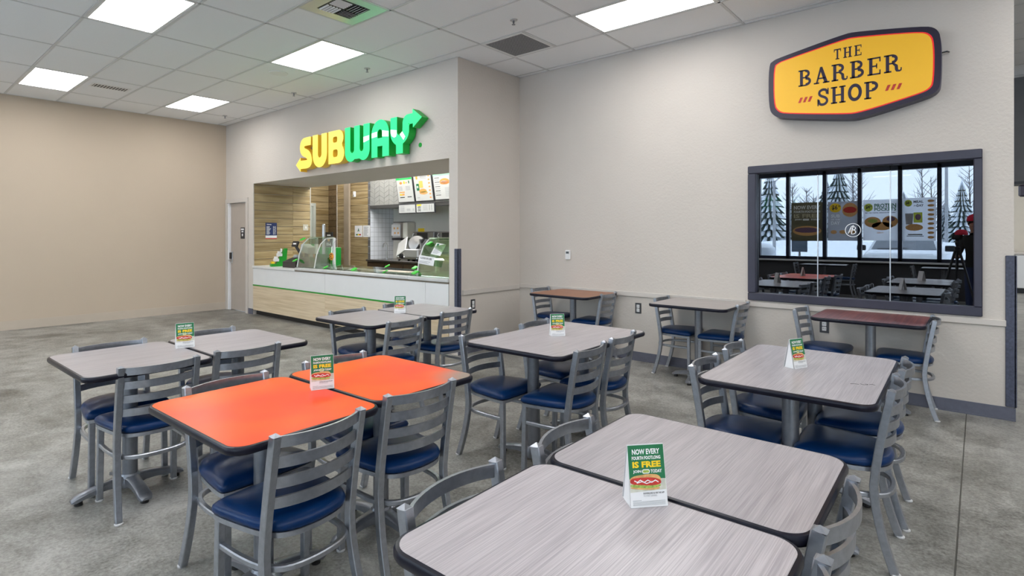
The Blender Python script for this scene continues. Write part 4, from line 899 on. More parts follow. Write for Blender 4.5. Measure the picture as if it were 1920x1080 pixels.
# ------------------------------------------------------------------ dining chair (faces +y, origin on the floor)
ZT = 0.787
def make_chair():
    t = thing('dining_chair', '', 'chair', (0,0,0), 0, 'navy seated metal ladder-back chairs')
    out = chaikin([(0.19,0.200),(0.0,0.203),(-0.19,0.200),(-0.206,0.17),(-0.188,0.02),(-0.168,-0.09),(-0.12,-0.165),(0.0,-0.188),(0.12,-0.165),(0.168,-0.09),(0.188,0.02),(0.206,0.17)], 2)
    c = (0, 0.02)
    def ringz(k, z): return [(c[0]+(p[0]-c[0])*k, c[1]+(p[1]-c[1])*k, z) for p in out]
    seat = MB().loft([ringz(0.94,0.424), ringz(1.0,0.431), ringz(1.015,0.443), ringz(0.995,0.455), ringz(0.93,0.466), ringz(0.80,0.474), ringz(0.5,0.479), ringz(0.2,0.480)])
    obj('seat', seat, vinyl_m, t, smooth='all')
    obj('seat_frame', MB().loft([ringz(0.965,0.404), ringz(0.985,0.406), ringz(0.985,0.424), ringz(0.965,0.425)]), metal_m, t, smooth=True)
    gl = MB().lathe([(0.012,0.0),(0.019,0.001),(0.020,0.008),(0.014,0.011)], 12)
    glm = gl.mesh('foot_glide'); glm.materials.append(glide_m)
    zs = [0.009, 0.05, 0.10, 0.15, 0.20, 0.25, 0.30, 0.36, 0.42, 0.48, 0.55, 0.62, 0.70, ZT-0.012]
    def py(z):
        if z < 0.36: return -0.118-0.078*((0.36-z)/0.36)**1.7
        return -0.118-0.067*((z-0.36)/(ZT-0.36))**1.25
    for s in (-1, 1):
        path = [(s*(0.176+0.012*max(0,(0.3-z)/0.3)), py(z), z) for z in zs]
        b = MB().sweep(path, chsec(0.0165,0.0150,0.003), (1,0,0))
        e = path[-1]; p0 = (e[0], e[1]-0.001, ZT)
        q = [(e[0]-0.015,e[1]-0.0165,e[2]),(e[0]+0.015,e[1]-0.0165,e[2]),(e[0]+0.015,e[1]+0.0165,e[2]),(e[0]-0.015,e[1]+0.0165,e[2]),p0]
        b.add(q, [(0,1,4),(1,2,4),(2,3,4),(3,0,4)])
        o = obj('back_post', b, metal_m, t, smooth=True)
        obj('foot_glide', glm, None, o, (path[0][0], path[0][1]-0.004, 0))
    for s in (-1, 1):
        o = obj('leg', MB().sweep([(s*0.180,0.178,0.009),(s*0.176,0.172,0.405)], chsec(0.0145,0.0145,0.003), (1,0,0)), metal_m, t, smooth=True)
        obj('foot_glide', glm, None, o, (s*0.180, 0.178, 0))
    for zc in (0.752, 0.680, 0.608, 0.537):
        y0 = py(zc); P = []
        for k in range(13):
            x = -0.170+0.340*k/12; P.append((x, y0+0.004-0.050*(1-(x/0.170)**2)**0.9, zc))
        obj('slat', MB().sweep(P, [(-0.005,-0.019),(0.005,-0.019),(0.005,0.019),(-0.005,0.019)], (0,0,1)), metal_m, t, smooth=True)
    r = [(-0.176,0.165),(-0.178,0.03),(-0.166,-0.09),(-0.12,-0.165),(0.0,-0.185),(0.12,-0.165),(0.166,-0.09),(0.178,0.03),(0.176,0.165)]
    r = chaikin(r, 2, False)
    obj('stretcher', MB().sweep([(x,y,0.305) for x,y in r], chsec(0.011,0.011,0.004), (0,0,1)), metal_m, t, smooth=True)
    return t
chair0 = make_chair(); chair_used = [False]
def place_chair(label, x, y, ang, side, push=0.0, z_scale=1.08):
    """x,y: middle of the two post tops"""
    rz = radians(ang)+(-pi/2 if side == 'l' else pi/2)
    d = Vector((-sin(rz), cos(rz), 0)); o = Vector((x, y, 0))+d*(0.185-push)
    if not chair_used[0]:
        chair_used[0] = True; chair0.location = o; chair0.rotation_euler = (0,0,rz); chair0['label'] = label; return chair0
    return dup(chair0, o, rz, label)
CH = [
 ('chair on the left of the front grey pair, nearest the bottom edge', -1.0, .957, 3.3, 'l', 0),
 ('chair on the left of the front grey pair, beside the farther half', -1.002, 1.438, 5, 'l', 0),
 ('chair on the right of the front grey pair, beside the farther half', -.246, 1.457, -1.9, 'r', 0),
 ('chair cut off by the bottom edge right of the front grey pair', -.223, 1.017, 0, 'r', 0),
 ('near left chair of the long grey table with the black scribble', -1.036, 2.69, 1.2, 'l', 0),
 ('far left chair of the long grey table with the black scribble', -1.054, 3.167, 3.5, 'l', 0),
 ('near right chair of the long grey table with the black scribble', -.269, 2.788, 3, 'r', 0),
 ('far right chair of the long grey table with the black scribble', -.273, 3.219, 3, 'r', 0),
 ('near left chair of the long grey table in the middle of the room', -2.394, 2.525, 1.2, 'l', 0.015),
 ('far left chair of the long grey table in the middle of the room', -2.415, 3.096, 4, 'l', 0),
 ('near right chair of the long grey table in the middle of the room', -1.632, 2.606, 5, 'r', 0),
 ('far right chair of the long grey table in the middle of the room', -1.674, 3.042, 5, 'r', 0),
 ('near left chair of the orange pair', -2.438, 1.013, 3.3, 'l', 0.01),
 ('far left chair of the orange pair, behind the card', -2.48, 1.55, .2, 'l', 0),
 ('near right chair of the orange pair, largest in front', -1.662, .981, 5, 'r', 0.01),
 ('far right chair of the orange pair', -1.716, 1.466, -2.2, 'r', 0),
 ('near left chair of the leftmost grey pair', -3.788, .926, .2, 'l', 0),
 ('far left chair of the leftmost grey pair, behind the card', -3.823, 1.451, 0, 'l', 0),
 ('near right chair of the leftmost grey pair, shown whole from behind', -3.029, .942, 0, 'r', 0),
 ('far right chair of the leftmost grey pair', -3.06, 1.38, -1.7, 'r', 0),
 ('near left chair of the grey pair in front of the counter', -3.976, 2.596, 4, 'l', 0),
 ('far left chair of the grey pair in front of the counter', -4.027, 3.16, 4, 'l', 0),
 ('near right chair of the grey pair in front of the counter', -3.181, 2.566, 5, 'r', 0),
 ('far right chair of the grey pair in front of the counter', -3.245, 3.14, 1.2, 'r', 0),
 ('left chair of the brown table in the wall corner', -3.91, 5.125, 2, 'l', 0),
 ('right chair of the brown table in the wall corner', -2.982, 5.105, 4, 'r', 0),
 ('left chair of the grey table against the barber shop wall', -2.399, 5.12, 3, 'l', 0),
 ('right chair of the grey table against the barber shop wall', -1.613, 5.11, 2, 'r', 0),
 ('left chair of the maroon table under the barber shop window', -1.15, 5.12, -3, 'l', 0),
 ('right chair of the maroon table under the barber shop window', -.255, 5.14, 5, 'r', 0),
]
for l, x, y, a, s, p in CH: place_chair('navy seated '+l, x*1.08, y*1.08, a, s, p)

# ------------------------------------------------------------------ tables
def pedestal(t, x, y, ztop, kind):
    b = obj('pole', MB().lathe([(0.0375,0.07),(0.0375,ztop-0.03)], 24, (x,y)), pole_m, t, smooth=True)
    obj('top_plate', MB().bbox(x-0.12,x+0.12,y-0.12,y+0.12,ztop-0.034,ztop-0.029,0.002), black_m, t)
    base = MB().lathe([(0.055,0.03),(0.06,0.05),(0.052,0.085),(0.042,0.10)], 24, (x,y))
    o = obj('base_hub', base, pole_m, t, smooth=True)
    dirs = [0, pi/2, pi, 3*pi/2] if kind == 'x' else [0, pi]
    for a in dirs:
        L_ = 0.27 if kind == 'x' else 0.28
        d = Vector((cos(a), sin(a), 0)); n_ = Vector((-sin(a), cos(a), 0)); rings = []
        for r, wd, z0, z1 in ((0.02,0.040,0.035,0.092),(0.07,0.032,0.045,0.090),(0.12,0.030,0.045,0.082),(0.20,0.031,0.035,0.066),(L_-0.02,0.032,0.022,0.050),(L_,0.022,0.022,0.036)):
            p = Vector((x,y,0))+d*r
            rings.append([p+n_*wd+Vector((0,0,z0)), p+n_*wd+Vector((0,0,z1-0.010)), p+n_*(wd-0.012)+Vector((0,0,z1)), p-n_*(wd-0.012)+Vector((0,0,z1)), p-n_*wd+Vector((0,0,z1-0.010)), p-n_*wd+Vector((0,0,z0))])
        m_ = MB().loft(rings)
        q = obj('base_arm', m_, pole_m, t, smooth=True)
        e = Vector((x,y,0))+d*(L_-0.035)
        obj('foot_glide', MB().lathe([(0.018,0.0),(0.020,0.002),(0.018,0.024)], 12, (e.x,e.y)), black_m, q)
def table(x, y, sx_, sy_, ztop, m, label, kind, rz=0.0, r=0.07):
    t = thing('dining_table', label, 'table', (x, y, 0), rz, 'dining tables')
    e = 0.014
    P = rrect(-sx_/2, sx_/2, -sy_/2, sy_/2, r, 8)
    def off(k): return rrect(-sx_/2+k, sx_/2-k, -sy_/2+k, sy_/2-k, r-k*0.8, 8)
    ed = MB().loft([[(p[0],p[1],z) for p in off(k)] for k, z in ((0.012,ztop-0.030),(0.004,ztop-0.028),(0.0,ztop-0.020),(0.0,ztop-0.009),(0.004,ztop-0.002),(0.012,ztop-0.0004))])
    obj('table_edge', ed, edge_m, t, smooth=True)
    obj('tabletop', MB().loft([[(p[0],p[1],z) for p in off(0.0125)] for z in (ztop-0.004, ztop)]), m, t)
    if kind == 'x': pedestal(t, 0, 0, ztop, 'x')
    elif kind == 't2':
        pedestal(t, 0, -sy_/2+0.26, ztop, 't'); pedestal(t, 0, sy_/2-0.26, ztop, 't')
    return t
tz = 0.75
table(-0.654, 1.060, 0.745, 0.606, tz, lam_m, 'grey table cut off by the bottom edge, nearest half of the front pair', 'x', radians(1))
table(-0.666, 1.667, 0.745, 0.600, tz, lam_m, 'grey table, farther half of the front pair', 'x', radians(1))
tR = table(-0.695, 3.160, 0.745, 1.092, tz, lam_m, 'long grey table with a small black scribble, right of centre', 't2', radians(1.2))
obj('scribble', MB().prism(stroke([(0,0),(0.02,0.004),(0.035,-0.003)],0.003),0,0.0005).prism(stroke([(0.045,0.008),(0.055,-0.010),(0.07,-0.006),(0.075,0.006),(0.065,0.008)],0.003),0,0.0005).prism(stroke([(0.08,0.0),(0.095,0.01),(0.10,-0.008)],0.003),0,0.0005), blackp, tR, (0.235,-0.20,tz+0.0003), (0,0,0.5))
table(-2.183, 3.085, 0.760, 1.125, tz, lam_m, 'long grey table in the middle of the room', 't2', radians(1))
table(-2.216, 1.058, 0.785, 0.606, tz, orange_a, 'orange red table, nearer half of the orange pair', 'x', radians(1.5))
table(-2.262, 1.667, 0.760, 0.600, tz, orange_b, 'orange table with one greyed corner, farther half of the orange pair', 'x', radians(1))
table(-3.667, 0.987, 0.800, 0.606, tz, lam_m, 'grey table, nearer half of the leftmost pair', 'x', radians(1))
table(-3.700, 1.597, 0.770, 0.600, tz, lam_m, 'grey table, farther half of the leftmost pair', 'x', radians(1))
table(-3.895, 2.775, 0.770, 0.625, tz, lam_m, 'grey table in front of the counter, nearer half of the pair', 'x', radians(2))
table(-3.905, 3.395, 0.770, 0.605, tz, lam_m, 'grey table in front of the counter, farther half of the pair', 'x', radians(2))
table(-0.685, 5.392, 0.780, 0.680, 0.765, maroon_m, 'maroon wood grain table under the barber shop window', 'x')
table(-2.125, 5.375, 0.770, 0.710, 0.765, lam_x, 'grey table against the barber shop wall', 'x')
table(-3.615, 5.372, 0.805, 0.710, 0.765, brown_m, 'brown table in the corner of the barber shop wall', 'x')
# two tables by the street windows, seen in the reflection
table(-2.78, -3.05, 0.95, 0.62, tz, lam_m, 'grey table by the street window, reflected left of centre', 'x')
table(-0.58, -3.05, 0.72, 0.62, tz, lam_m, 'grey table by the street window, reflected behind the tripod', 'x')
for l, x, y, s in (('left chair of the window table reflected left of centre',-3.40,-3.05,'l'),('right chair of the window table reflected left of centre',-2.16,-3.05,'r'),('left chair of the window table behind the tripod',-1.10,-3.05,'l')):
    place_chair('navy seated '+l, x, y, 0, s)

# ------------------------------------------------------------------ table tent cards
def make_card():
    t = thing('tent_card', '', 'tent card', (0,0,0), 0, 'promotional tent cards on the tables')
    W, Ht, lean = 0.098, 0.150, radians(12)
    f = obj('front_panel', MB().box(-W/2, W/2, 0, Ht, -0.0008, 0), paper_m, t, (0,0,0.0008), (pi/2-lean, 0, 0))
    top = (Ht*sin(lean), Ht*cos(lean))
    obj('back_panel', MB().box(-W/2, W/2, 0, Ht, 0, 0.0008), paper_m, t, (0, 2*top[0]+0.004, 0.0008), (pi/2+lean, 0, 0))
    obj('base_flap', MB().box(-W/2, W/2, 0.001, 2*top[0]+0.002, 0, 0.0008), paper_m, t)
    obj('side_flap', MB().add([(-W/2+0.001,0.006,0.0012),(-W/2+0.001,2*top[0]-0.004,0.0012),(-W/2+0.001,top[0]+0.002,top[1]*0.93)],[(0,1,2)]), paper_m, t)
    def P(nm, polys, m, z=0.0002): obj(nm, flat(polys, 0.0002), m, f, (0,0,z))
    P('green_field', [[(-W/2+0.001,0.068),(W/2-0.001,0.066),(W/2-0.001,Ht-0.001),(-W/2+0.001,Ht-0.001)]], pgreen)
    def T(s, y, wd, hh, m, b=0.03): obj('lettering', fit_text(s, wd, hh, b), m, f, (0,y,0.0006))
    T('NOW EVERY', 0.126, 0.074, 0.0135, pwh); T('FOURTH FOOTLONG', 0.1135, 0.077, 0.0085, pwh); T('IS FREE', 0.094, 0.076, 0.0155, pyel, 0.045)
    obj('lettering', fit_text('JOIN', 0.0215, 0.0085, 0.03), pwh, f, (-0.0265,0.0805,0.0006)); obj('lettering', fit_text('TODAY', 0.030, 0.0085, 0.03), pwh, f, (0.0245,0.0805,0.0006))
    P('badge', [rrect(-0.0135,0.0075,0.0795,0.0900,0.005)], pwh, 0.0004); P('badge_print', [rrect(-0.0115,0.0055,0.0815,0.0880,0.003)], plet, 0.0006)
    P('table_print', [[(-W/2+0.001,0.036),(W/2-0.001,0.040),(W/2-0.001,0.066),(-W/2+0.001,0.068)]], mat('print_pale_board',(0.62,0.62,0.52),0.5,var=0.15,vscale=60))
    P('bun', [chaikin([(-W/2+0.002,0.074),(0.0,0.0785),(0.026,0.077),(0.036,0.068),(0.034,0.058),(-W/2+0.002,0.058)],2)], pbun, 0.0008)
    P('filling', [chaikin([(-W/2+0.002,0.070),(-0.01,0.071),(0.02,0.069),(0.0365,0.062),(0.034,0.052),(0.0,0.050),(-W/2+0.002,0.055)],2)], pred, 0.0010)
    P('sauce', [stroke([(-0.036,0.064),(-0.028,0.060),(-0.020,0.065),(-0.010,0.059),(0.0,0.064),(0.010,0.058),(0.020,0.063),(0.028,0.058)],0.0025), stroke([(-0.03,0.058),(-0.016,0.061),(-0.004,0.056),(0.012,0.060)],0.002)], pwh, 0.0012)
    P('lettuce', [chaikin([(-W/2+0.002,0.056),(-0.02,0.053),(0.0,0.051),(0.02,0.051),(0.036,0.053),(0.030,0.046),(0.0,0.044),(-W/2+0.002,0.049)],1)], plet, 0.0011)
    P('lower_bun', [chaikin([(-W/2+0.002,0.050),(-0.01,0.046),(0.032,0.047),(0.030,0.041),(0.005,0.040),(-W/2+0.002,0.045)],2)], pbun, 0.0009)
    obj('lettering', fit_text('DOWNLOAD & USE THE APP', 0.056, 0.0042, 0.02), blackp, f, (0.014,0.0305,0.0006)); obj('lettering', fit_text('TO START EARNING', 0.036, 0.0042, 0.0), pgry, f, (0.004,0.0245,0.0006))
    b = MB()
    for k in range(5): b.box(-0.043, 0.043 if k < 4 else -0.02, 0.005+0.0028*k, 0.0059+0.0028*k, 0, 0.0002)
    obj('small_print', b, pgry, f, (0,0,0.0003))
    return t
card0 = make_card()
cards = [(-0.637,1.292,48.5,'tent card with a sandwich ad on the front grey pair, largest'),(-3.70,1.285,78,'tent card on the leftmost grey pair'),(-2.236,1.335,66,'tent card on the orange pair'),
         (-3.90,3.075,44,'tent card on the grey pair in front of the counter'),(-2.188,3.073,50,'tent card on the long grey table in the middle of the room'),(-0.703,3.145,66,'tent card on the long grey table with the black scribble')]
for k, (x, y, a, l) in enumerate(cards):
    if k == 0: card0.location = (x,y,tz+0.0004); card0.rotation_euler = (0,0,radians(a)); card0['label'] = 'green '+l
    else: dup(card0, (x,y,tz+0.0004), radians(a), 'green '+l)

# ------------------------------------------------------------------ far hall beyond the barber shop corner
t = thing('freezer_chest', 'low white chest at the end of the hall', 'freezer', (1.1, 18.9, 0))
obj('chest_body', MB().bbox(-1.2,1.2,-0.4,0.4,0.12,0.95,0.02), white_m, t); obj('plinth', MB().box(-1.15,1.15,-0.36,0.4,0,0.12), black_m, t); obj('lid', MB().bbox(-1.22,1.22,-0.42,0.4,0.95,1.0,0.01), trim_m, t)
tag(obj('wall_camera', MB().bbox(0.40,0.62,10.0,10.08,1.95,2.11,0.02), mat('camera_dark',(0.05,0.04,0.07),0.4)), 'small dark box under the grey bulkhead in the hall', 'camera')

def sheer(name, col):
    m, N, L, b = nt(name)
    n = N.new('ShaderNodeTexNoise'); n.inputs['Scale'].default_value = 3.0
    r = N.new('ShaderNodeValToRGB'); r.color_ramp.elements[0].color = tuple(c*0.94 for c in col)+(1,); r.color_ramp.elements[1].color = tuple(col)+(1,)
    L.new(n.outputs['Fac'], r.inputs['Fac']); L.new(r.outputs[0], b.inputs['Base Color']); b.inputs['Roughness'].default_value = 0.6
    tr = N.new('ShaderNodeBsdfTranslucent'); L.new(r.outputs[0], tr.inputs['Color'])
    mx = N.new('ShaderNodeMixShader'); mx.inputs[0].default_value = 0.8; L.new(b.outputs[0], mx.inputs[1]); L.new(tr.outputs[0], mx.inputs[2]); L.new(mx.outputs[0], N['Material Output'].inputs[0])
    MATS[name] = m
    return m
# ------------------------------------------------------------------ posters on the street windows (printed towards the street, seen through from the room)
def win_poster(x0, x1, z0, z1, label, field, kind):
    # local x runs towards -X of the world when seen from the room, prints mirrored as they show through
    w_, h_ = x1-x0, z1-z0
    o = obj('window_poster', MB().box(-w_/2,w_/2,-h_/2,h_/2,-0.002,0.0), field, None, ((x0+x1)/2, YW-0.046, (z0+z1)/2), ROT_N); tag(o, label, 'poster')
    def T(s, x, y, wd, hh, m, b=0.03): obj('lettering', fit_text(s, wd*w_, hh*h_, b, True), m, o, (-x*w_, y*h_, 0.0012))
    def P(polys, m, z=0.0002, nm='print'): obj(nm, flat([[(-p[0]*w_, p[1]*h_) for p in q] for q in polys], 0.0004), m, o, (0,0,z))
    if kind == 1:
        T('NOW EVERY',0,.32,.84,.10,pwh); T('FOURTH FOOTLONG',0,.23,.84,.06,pwh); T('IS FREE',0,.10,.84,.10,mat('print_dim_yellow',(0.55,0.50,0.34),0.6)); T('JOIN',-.28,.03,.22,.045,pwh); P([rrect(-.13,.07,.03,.075,.02)], pwh, .0006); T('TODAY',.27,.03,.3,.045,pwh)
        P([ell(0,-.24,.46,.13)], pbun); P([ell(0,-.22,.40,.07)], mat('print_plum',(0.16,0.09,0.14),0.6), .0006)
    elif kind == 2:
        P([ell(-.25,.34,.2,.12)], pyel); T('$6',-.27,.28,.2,.13,blackp); T('99',-.11,.35,.08,.05,blackp); T('SUB',-.24,.09,.3,.085,pwh); T('OF THE',-.24,.02,.3,.04,pwh); T('DAY',-.24,-.09,.3,.085,pwh)
        P([ell(.24,.28,.26,.18)], pbun); P([ell(.24,.28,.22,.08)], pred, .0006); P([ell(-.3+.3*k,-.28,.11,.05) for k in range(3)], pbun)
    elif kind == 3:
        P([ell(-.34,.31,.13,.10)], mat('print_lime',(0.62,0.78,0.10),0.6)); T('$4',-.36,.27,.12,.10,blackp); T('99',-.27,.32,.05,.04,blackp); T('PROTEIN',.14,.30,.62,.10,pgreen); T('POCKETS',.14,.22,.62,.08,pgreen); T('BIG ON TASTE, HIGH IN PROTEIN',0,.16,.86,.03,blackp)
        P([ell(-.22,-.05,.24,.13), ell(.28,-.04,.22,.14), ell(.05,-.15,.3,.1)], pbun); P([ell(.30,.02,.12,.06)], mat('print_plum',(0.16,0.09,0.14),0.6), .0006); P([ell(-.22,-.02,.14,.05)], plet, .0006); T('20g+',0,-.34,.2,.05,pbun)
    else:
        P([ell(-.33,.38,.12,.08)], mat('print_lime',(0.62,0.78,0.10),0.6)); T('$8',-.35,.345,.11,.08,blackp); T('99',-.26,.39,.05,.03,blackp); T('MEAL',-.02,.38,.30,.06,blackp); T('DAY',.03,.29,.2,.06,blackp); T('OF THE',-.12,.30,.09,.03,blackp)
        P([[(-.4,-.12),(-.2,-.12),(-.17,.14),(-.43,.14)]], pgry); P([[(-.17,-.08),(.1,-.08),(.1,.16),(-.17,.16)]], mat('print_lime',(0.62,0.78,0.10),0.6)); P([ell(-.03,.05,.09,.07)], mat('print_plum',(0.16,0.09,0.14),0.6), .0006); P([ell(-.15,-.19,.27,.08)], pbun, .0006)
        P([ell(.35,.42-.105*k,.10,.03) for k in range(9)], pbun); P([[(-.34,-.37),(.1,-.37),(.1,-.345),(-.34,-.345)],[(-.38,-.40),(.14,-.40),(.14,-.385),(-.38,-.385)]], blackp)
    return o
win_poster(-3.68,-2.965,1.29,2.26,'brown poster NOW EVERY FOURTH FOOTLONG IS FREE, reflected leftmost', sheer('poster_olive',(0.24,0.215,0.15)), 1)
win_poster(-2.855,-2.22,1.30,2.255,'grey poster SUB OF THE DAY, second in the reflection', sheer('poster_grey',(0.52,0.52,0.54)), 2)
win_poster(-2.115,-1.43,1.31,2.27,'pale poster PROTEIN POCKETS, third in the reflection', sheer('poster_pale',(0.86,0.87,0.89)), 3)
win_poster(-1.34,-0.735,1.31,2.28,'pale poster MEAL OF THE DAY, rightmost in the reflection', MATS['poster_pale'], 4)

# ------------------------------------------------------------------ the street outside, behind the camera
o = obj('snow_ground', MB().box(-80, 60, -90, YW-0.16, -0.3, -0.05), snow_m); o['kind'] = 'structure'; o['label'] = 'snow covered ground outside the windows'; o['category'] = 'ground'
sn = MB(); nx, ny = 40, 6; V = []
for j in range(ny):
    for i in range(nx): V.append((-60+i*2.6+random.uniform(-.4,.4), -22-j*1.3, -0.06+(1.1*sin(pi*j/(ny-1))**0.7)*(0.8+0.4*random.random())))
sn.add(V, [(j*nx+i, (j+1)*nx+i, (j+1)*nx+i+1, j*nx+i+1) for j in range(ny-1) for i in range(nx-1)])
o = obj('snow_bank', sn, snow_m, smooth='all'); tag(o, 'ploughed snow bank along the far side of the car park', 'snow bank')
bark = mat('bark',(0.10,0.085,0.075),0.9); needle = mat('spruce_needles',(0.018,0.034,0.028),0.9,var=0.4,vscale=3); snowt = mat('tree_snow',(0.80,0.86,0.93),0.9)
def conifer(x, y, h_, label):
    t = thing('spruce_tree', label, 'tree', (x, y, -0.05))
    obj('trunk', MB().tube([(0,0,0),(0,0,h_*0.9)],0.12,6,[0.16,0.03]), bark, t)
    f = MB(); s = MB(); n = 11
    L_ = 13
    for k in range(L_):
        z = h_*(0.10+0.86*k/L_); R_ = h_*0.24*(1-k/L_)**0.85+0.08; hh = h_*0.13; ph_ = random.random()*6
        for bgn, rr, dz, out_ in ((f,1.0,0,0),(s,0.98,0.035*h_*0.13+0.05,1)):
            pts = []
            for q in range(2*n):
                r = R_*rr*(random.uniform(0.85,1.15) if q%2 == 0 else (0.5 if not out_ else 0.5)); a = ph_+q*pi/n+out_*pi/n*0.9
                pts.append((r*cos(a), r*sin(a), z-0.25*r+dz))
            bgn.add(pts+[(0,0,z+hh+dz)], [(q,(q+1)%(2*n),2*n) for q in range(2*n)])
    obj('foliage', f, needle, t); obj('snow_cover', s, snowt, t)
def bare(x, y, h_, label):
    t = thing('bare_tree', label, 'tree', (x, y, -0.05))
    obj('trunk', MB().tube([(0,0,0),(0.05,0,h_*0.5),(0,0.05,h_)],0.1,5,[0.10,0.06,0.015]), bark, t)
    b = MB()
    for k in range(34):
        z = h_*random.uniform(0.25,0.95); a = random.uniform(0,2*pi); l = h_*0.28*(1.15-z/h_)+0.15
        p1 = Vector((cos(a)*l*0.5, sin(a)*l*0.5, z+l*0.55)); p2 = p1+Vector((cos(a+0.4)*l*0.4, sin(a+0.4)*l*0.4, l*0.5)); p3 = p1+Vector((cos(a-0.6)*l*0.4, sin(a-0.6)*l*0.4, l*0.25))
        b.tube([(0,0,z),p1,p2],0.02,3,[0.035,0.02,0.008]); b.tube([p1,p3],0.02,3,[0.018,0.006])
    obj('branches', b, mat('frosty_twigs',(0.42,0.43,0.46),0.9), t)
kf = (11.54+34)/15.34
def hash_i(x): return (abs(x)*7.3) % 6
def app(x): return x*kf
for x, ht, l in ((-4.30,6.9,'tall snowy spruce, leftmost tree in the window reflection'),(-4.02,4.4,'short snowy spruce beside the lamp post in the reflection'),(-3.22,6.0,'snowy spruce above the first poster in the reflection'),(-3.02,5.4,'narrow snowy spruce between the first two posters in the reflection'),
                 (-2.72,6.9,'snowy spruce above the second poster in the reflection'),(-0.30,5.0,'small snowy spruce behind the tripod in the reflection'),(-0.62,3.8,'low snowy spruce at the right pole in the reflection'),(-1.45,4.6,'distant snowy spruce between the last two posters')):
    conifer(app(x), -34-(hash_i(x)), ht, l)
for x, ht, l in ((-3.55,5.2,'thin bare tree above the first poster in the reflection'),(-3.40,4.8,'second thin bare tree above the first poster'),(-2.45,7.0,'tall bare birch right of the spruces in the reflection'),(-2.30,6.4,'bare birch at the second mullion in the reflection'),(-1.05,6.4,'bare tree above the last poster in the reflection'),(-0.88,5.6,'smaller bare tree beside the last poster'),(-0.18,6.2,'bare tree at the right end of the reflection'),(-3.85,5.6,'bare tree behind the lamp post in the reflection')):
    bare(app(x), -37+random.uniform(-1,1), ht, l)
def lamp_post(x, y, h_, label, arm):
    t = thing('lamp_post', label, 'lamp post', (x, y, -0.05))
    obj('pole', MB().tube([(0,0,0),(0,0,h_)],0.08,8,[0.09,0.06]), mat('pole_grey',(0.30,0.31,0.33),0.6), t)
    obj('arm', MB().tube([(0,0,h_-0.05),(arm,0,h_+0.35)],0.04,6), mat('pole_grey',(0.3,0.31,0.33)), t)
    obj('lamp_head', MB().bbox(arm-0.05,arm+0.45,-0.12,0.12,h_+0.30,h_+0.42,0.02), pgry, t)
lamp_post(-4.08*2.0, -19.2, 4.3, 'grey lamp post at the left of the reflection', 0.5)
lamp_post(-0.55*2.4, -25.3, 6.6, 'dark lamp post near the tripod in the reflection', 0.6)
t = thing('parking_sign', 'small parking sign on a post outside the first window', 'sign', (-3.47*1.10, -5.3, -0.05))
obj('post', MB().box(-0.025,0.025,-0.02,0.02,0,1.45), steel_m, t); obj('plate', MB().bbox(-0.20,0.20,0.021,0.027,1.02,1.40,0.002), mat('sign_back_grey',(0.16,0.20,0.26),0.5), t)
t = thing('snow_covered_bin', 'snow capped dark barrel outside the leftmost reflected window', 'bin', (-4.35*1.12, -5.6, -0.05))
obj('barrel', MB().lathe([(0.26,0),(0.30,0.1),(0.30,0.85),(0.26,0.9)],18), mat('barrel_navy',(0.02,0.03,0.06),0.5), t); obj('snow_cap', MB().lathe([(0.31,0.86),(0.36,0.95),(0.33,1.12),(0.2,1.22),(0.02,1.26)],18), snow_m, t, smooth=True)
# parked car, nose to the building
car_m = mat('car_paint',(0.68,0.71,0.75),0.3,0.1,var=0.05); cgl = mat('car_glass',(0.16,0.18,0.21),0.15,var=0.1)
t = thing('parked_car', 'grey snow dusted car parked nose towards the windows, seen in the reflection', 'car', (-1.62, -6.1, -0.05))
def sec(y, hw, z0, z1, tw): return [(-hw,y,z0),(hw,y,z0),(hw,y,z1-0.12),(tw,y,z1),(-tw,y,z1),(-hw,y,z1-0.12)]
obj('body', MB().loft([sec(0.0,0.80,0.35,0.85,0.70),sec(-0.12,0.90,0.25,0.96,0.78),sec(-1.15,0.93,0.25,1.06,0.82),sec(-4.2,0.93,0.25,1.05,0.82),sec(-4.6,0.85,0.35,0.95,0.75)]), car_m, t)
obj('cabin', MB().loft([[(-0.82,-1.0,1.04),(0.82,-1.0,1.04),(0.82,-4.3,1.04),(-0.82,-4.3,1.04)],[(-0.62,-1.75,1.62),(0.62,-1.75,1.62),(0.62,-4.0,1.62),(-0.62,-4.0,1.62)]]), car_m, t)
obj('windscreen', MB().loft([[(-0.74,-1.03,1.08),(0.74,-1.03,1.08),(0.74,-1.06,1.10),(-0.74,-1.06,1.10)],[(-0.56,-1.69,1.585),(0.56,-1.69,1.585),(0.56,-1.74,1.60),(-0.56,-1.74,1.60)]]), cgl, t)
obj('snow_on_bonnet', MB().loft([[(-0.74,-0.18,0.955),(0.74,-0.18,0.955),(0.78,-0.95,1.045),(-0.78,-0.95,1.045)],[(-0.70,-0.22,1.0),(0.70,-0.22,1.0),(0.74,-0.92,1.075),(-0.74,-0.92,1.075)]]), snow_m, t)
for s in (-1,1):
    obj('door_mirror', MB().bbox(s*0.93-0.02 if s > 0 else -1.13, 1.13 if s > 0 else -0.91, -1.35,-1.22,1.04,1.20,0.02), black_m, t)
    obj('headlight', MB().bbox(min(s*0.52,s*0.80),max(s*0.52,s*0.80),-0.03,0.012,0.66,0.80,0.01), steel_m, t)
    for y in (-0.85,-3.7): obj('wheel', MB().lathe([(0.12,-0.1),(0.33,-0.1),(0.35,-0.06),(0.35,0.06),(0.33,0.1),(0.12,0.1)],20,(0,0),Matrix.Translation((s*0.82,y,0.35))@Matrix.Rotation(pi/2,4,'Y')), black_m, t)
obj('grille', MB().bbox(-0.45,0.45,-0.02,0.014,0.52,0.78,0.01), black_m, t)
obj('wiper', MB().tube([(-0.6,-1.02,1.10),(0.1,-1.02,1.12)],0.012,5), black_m, t)

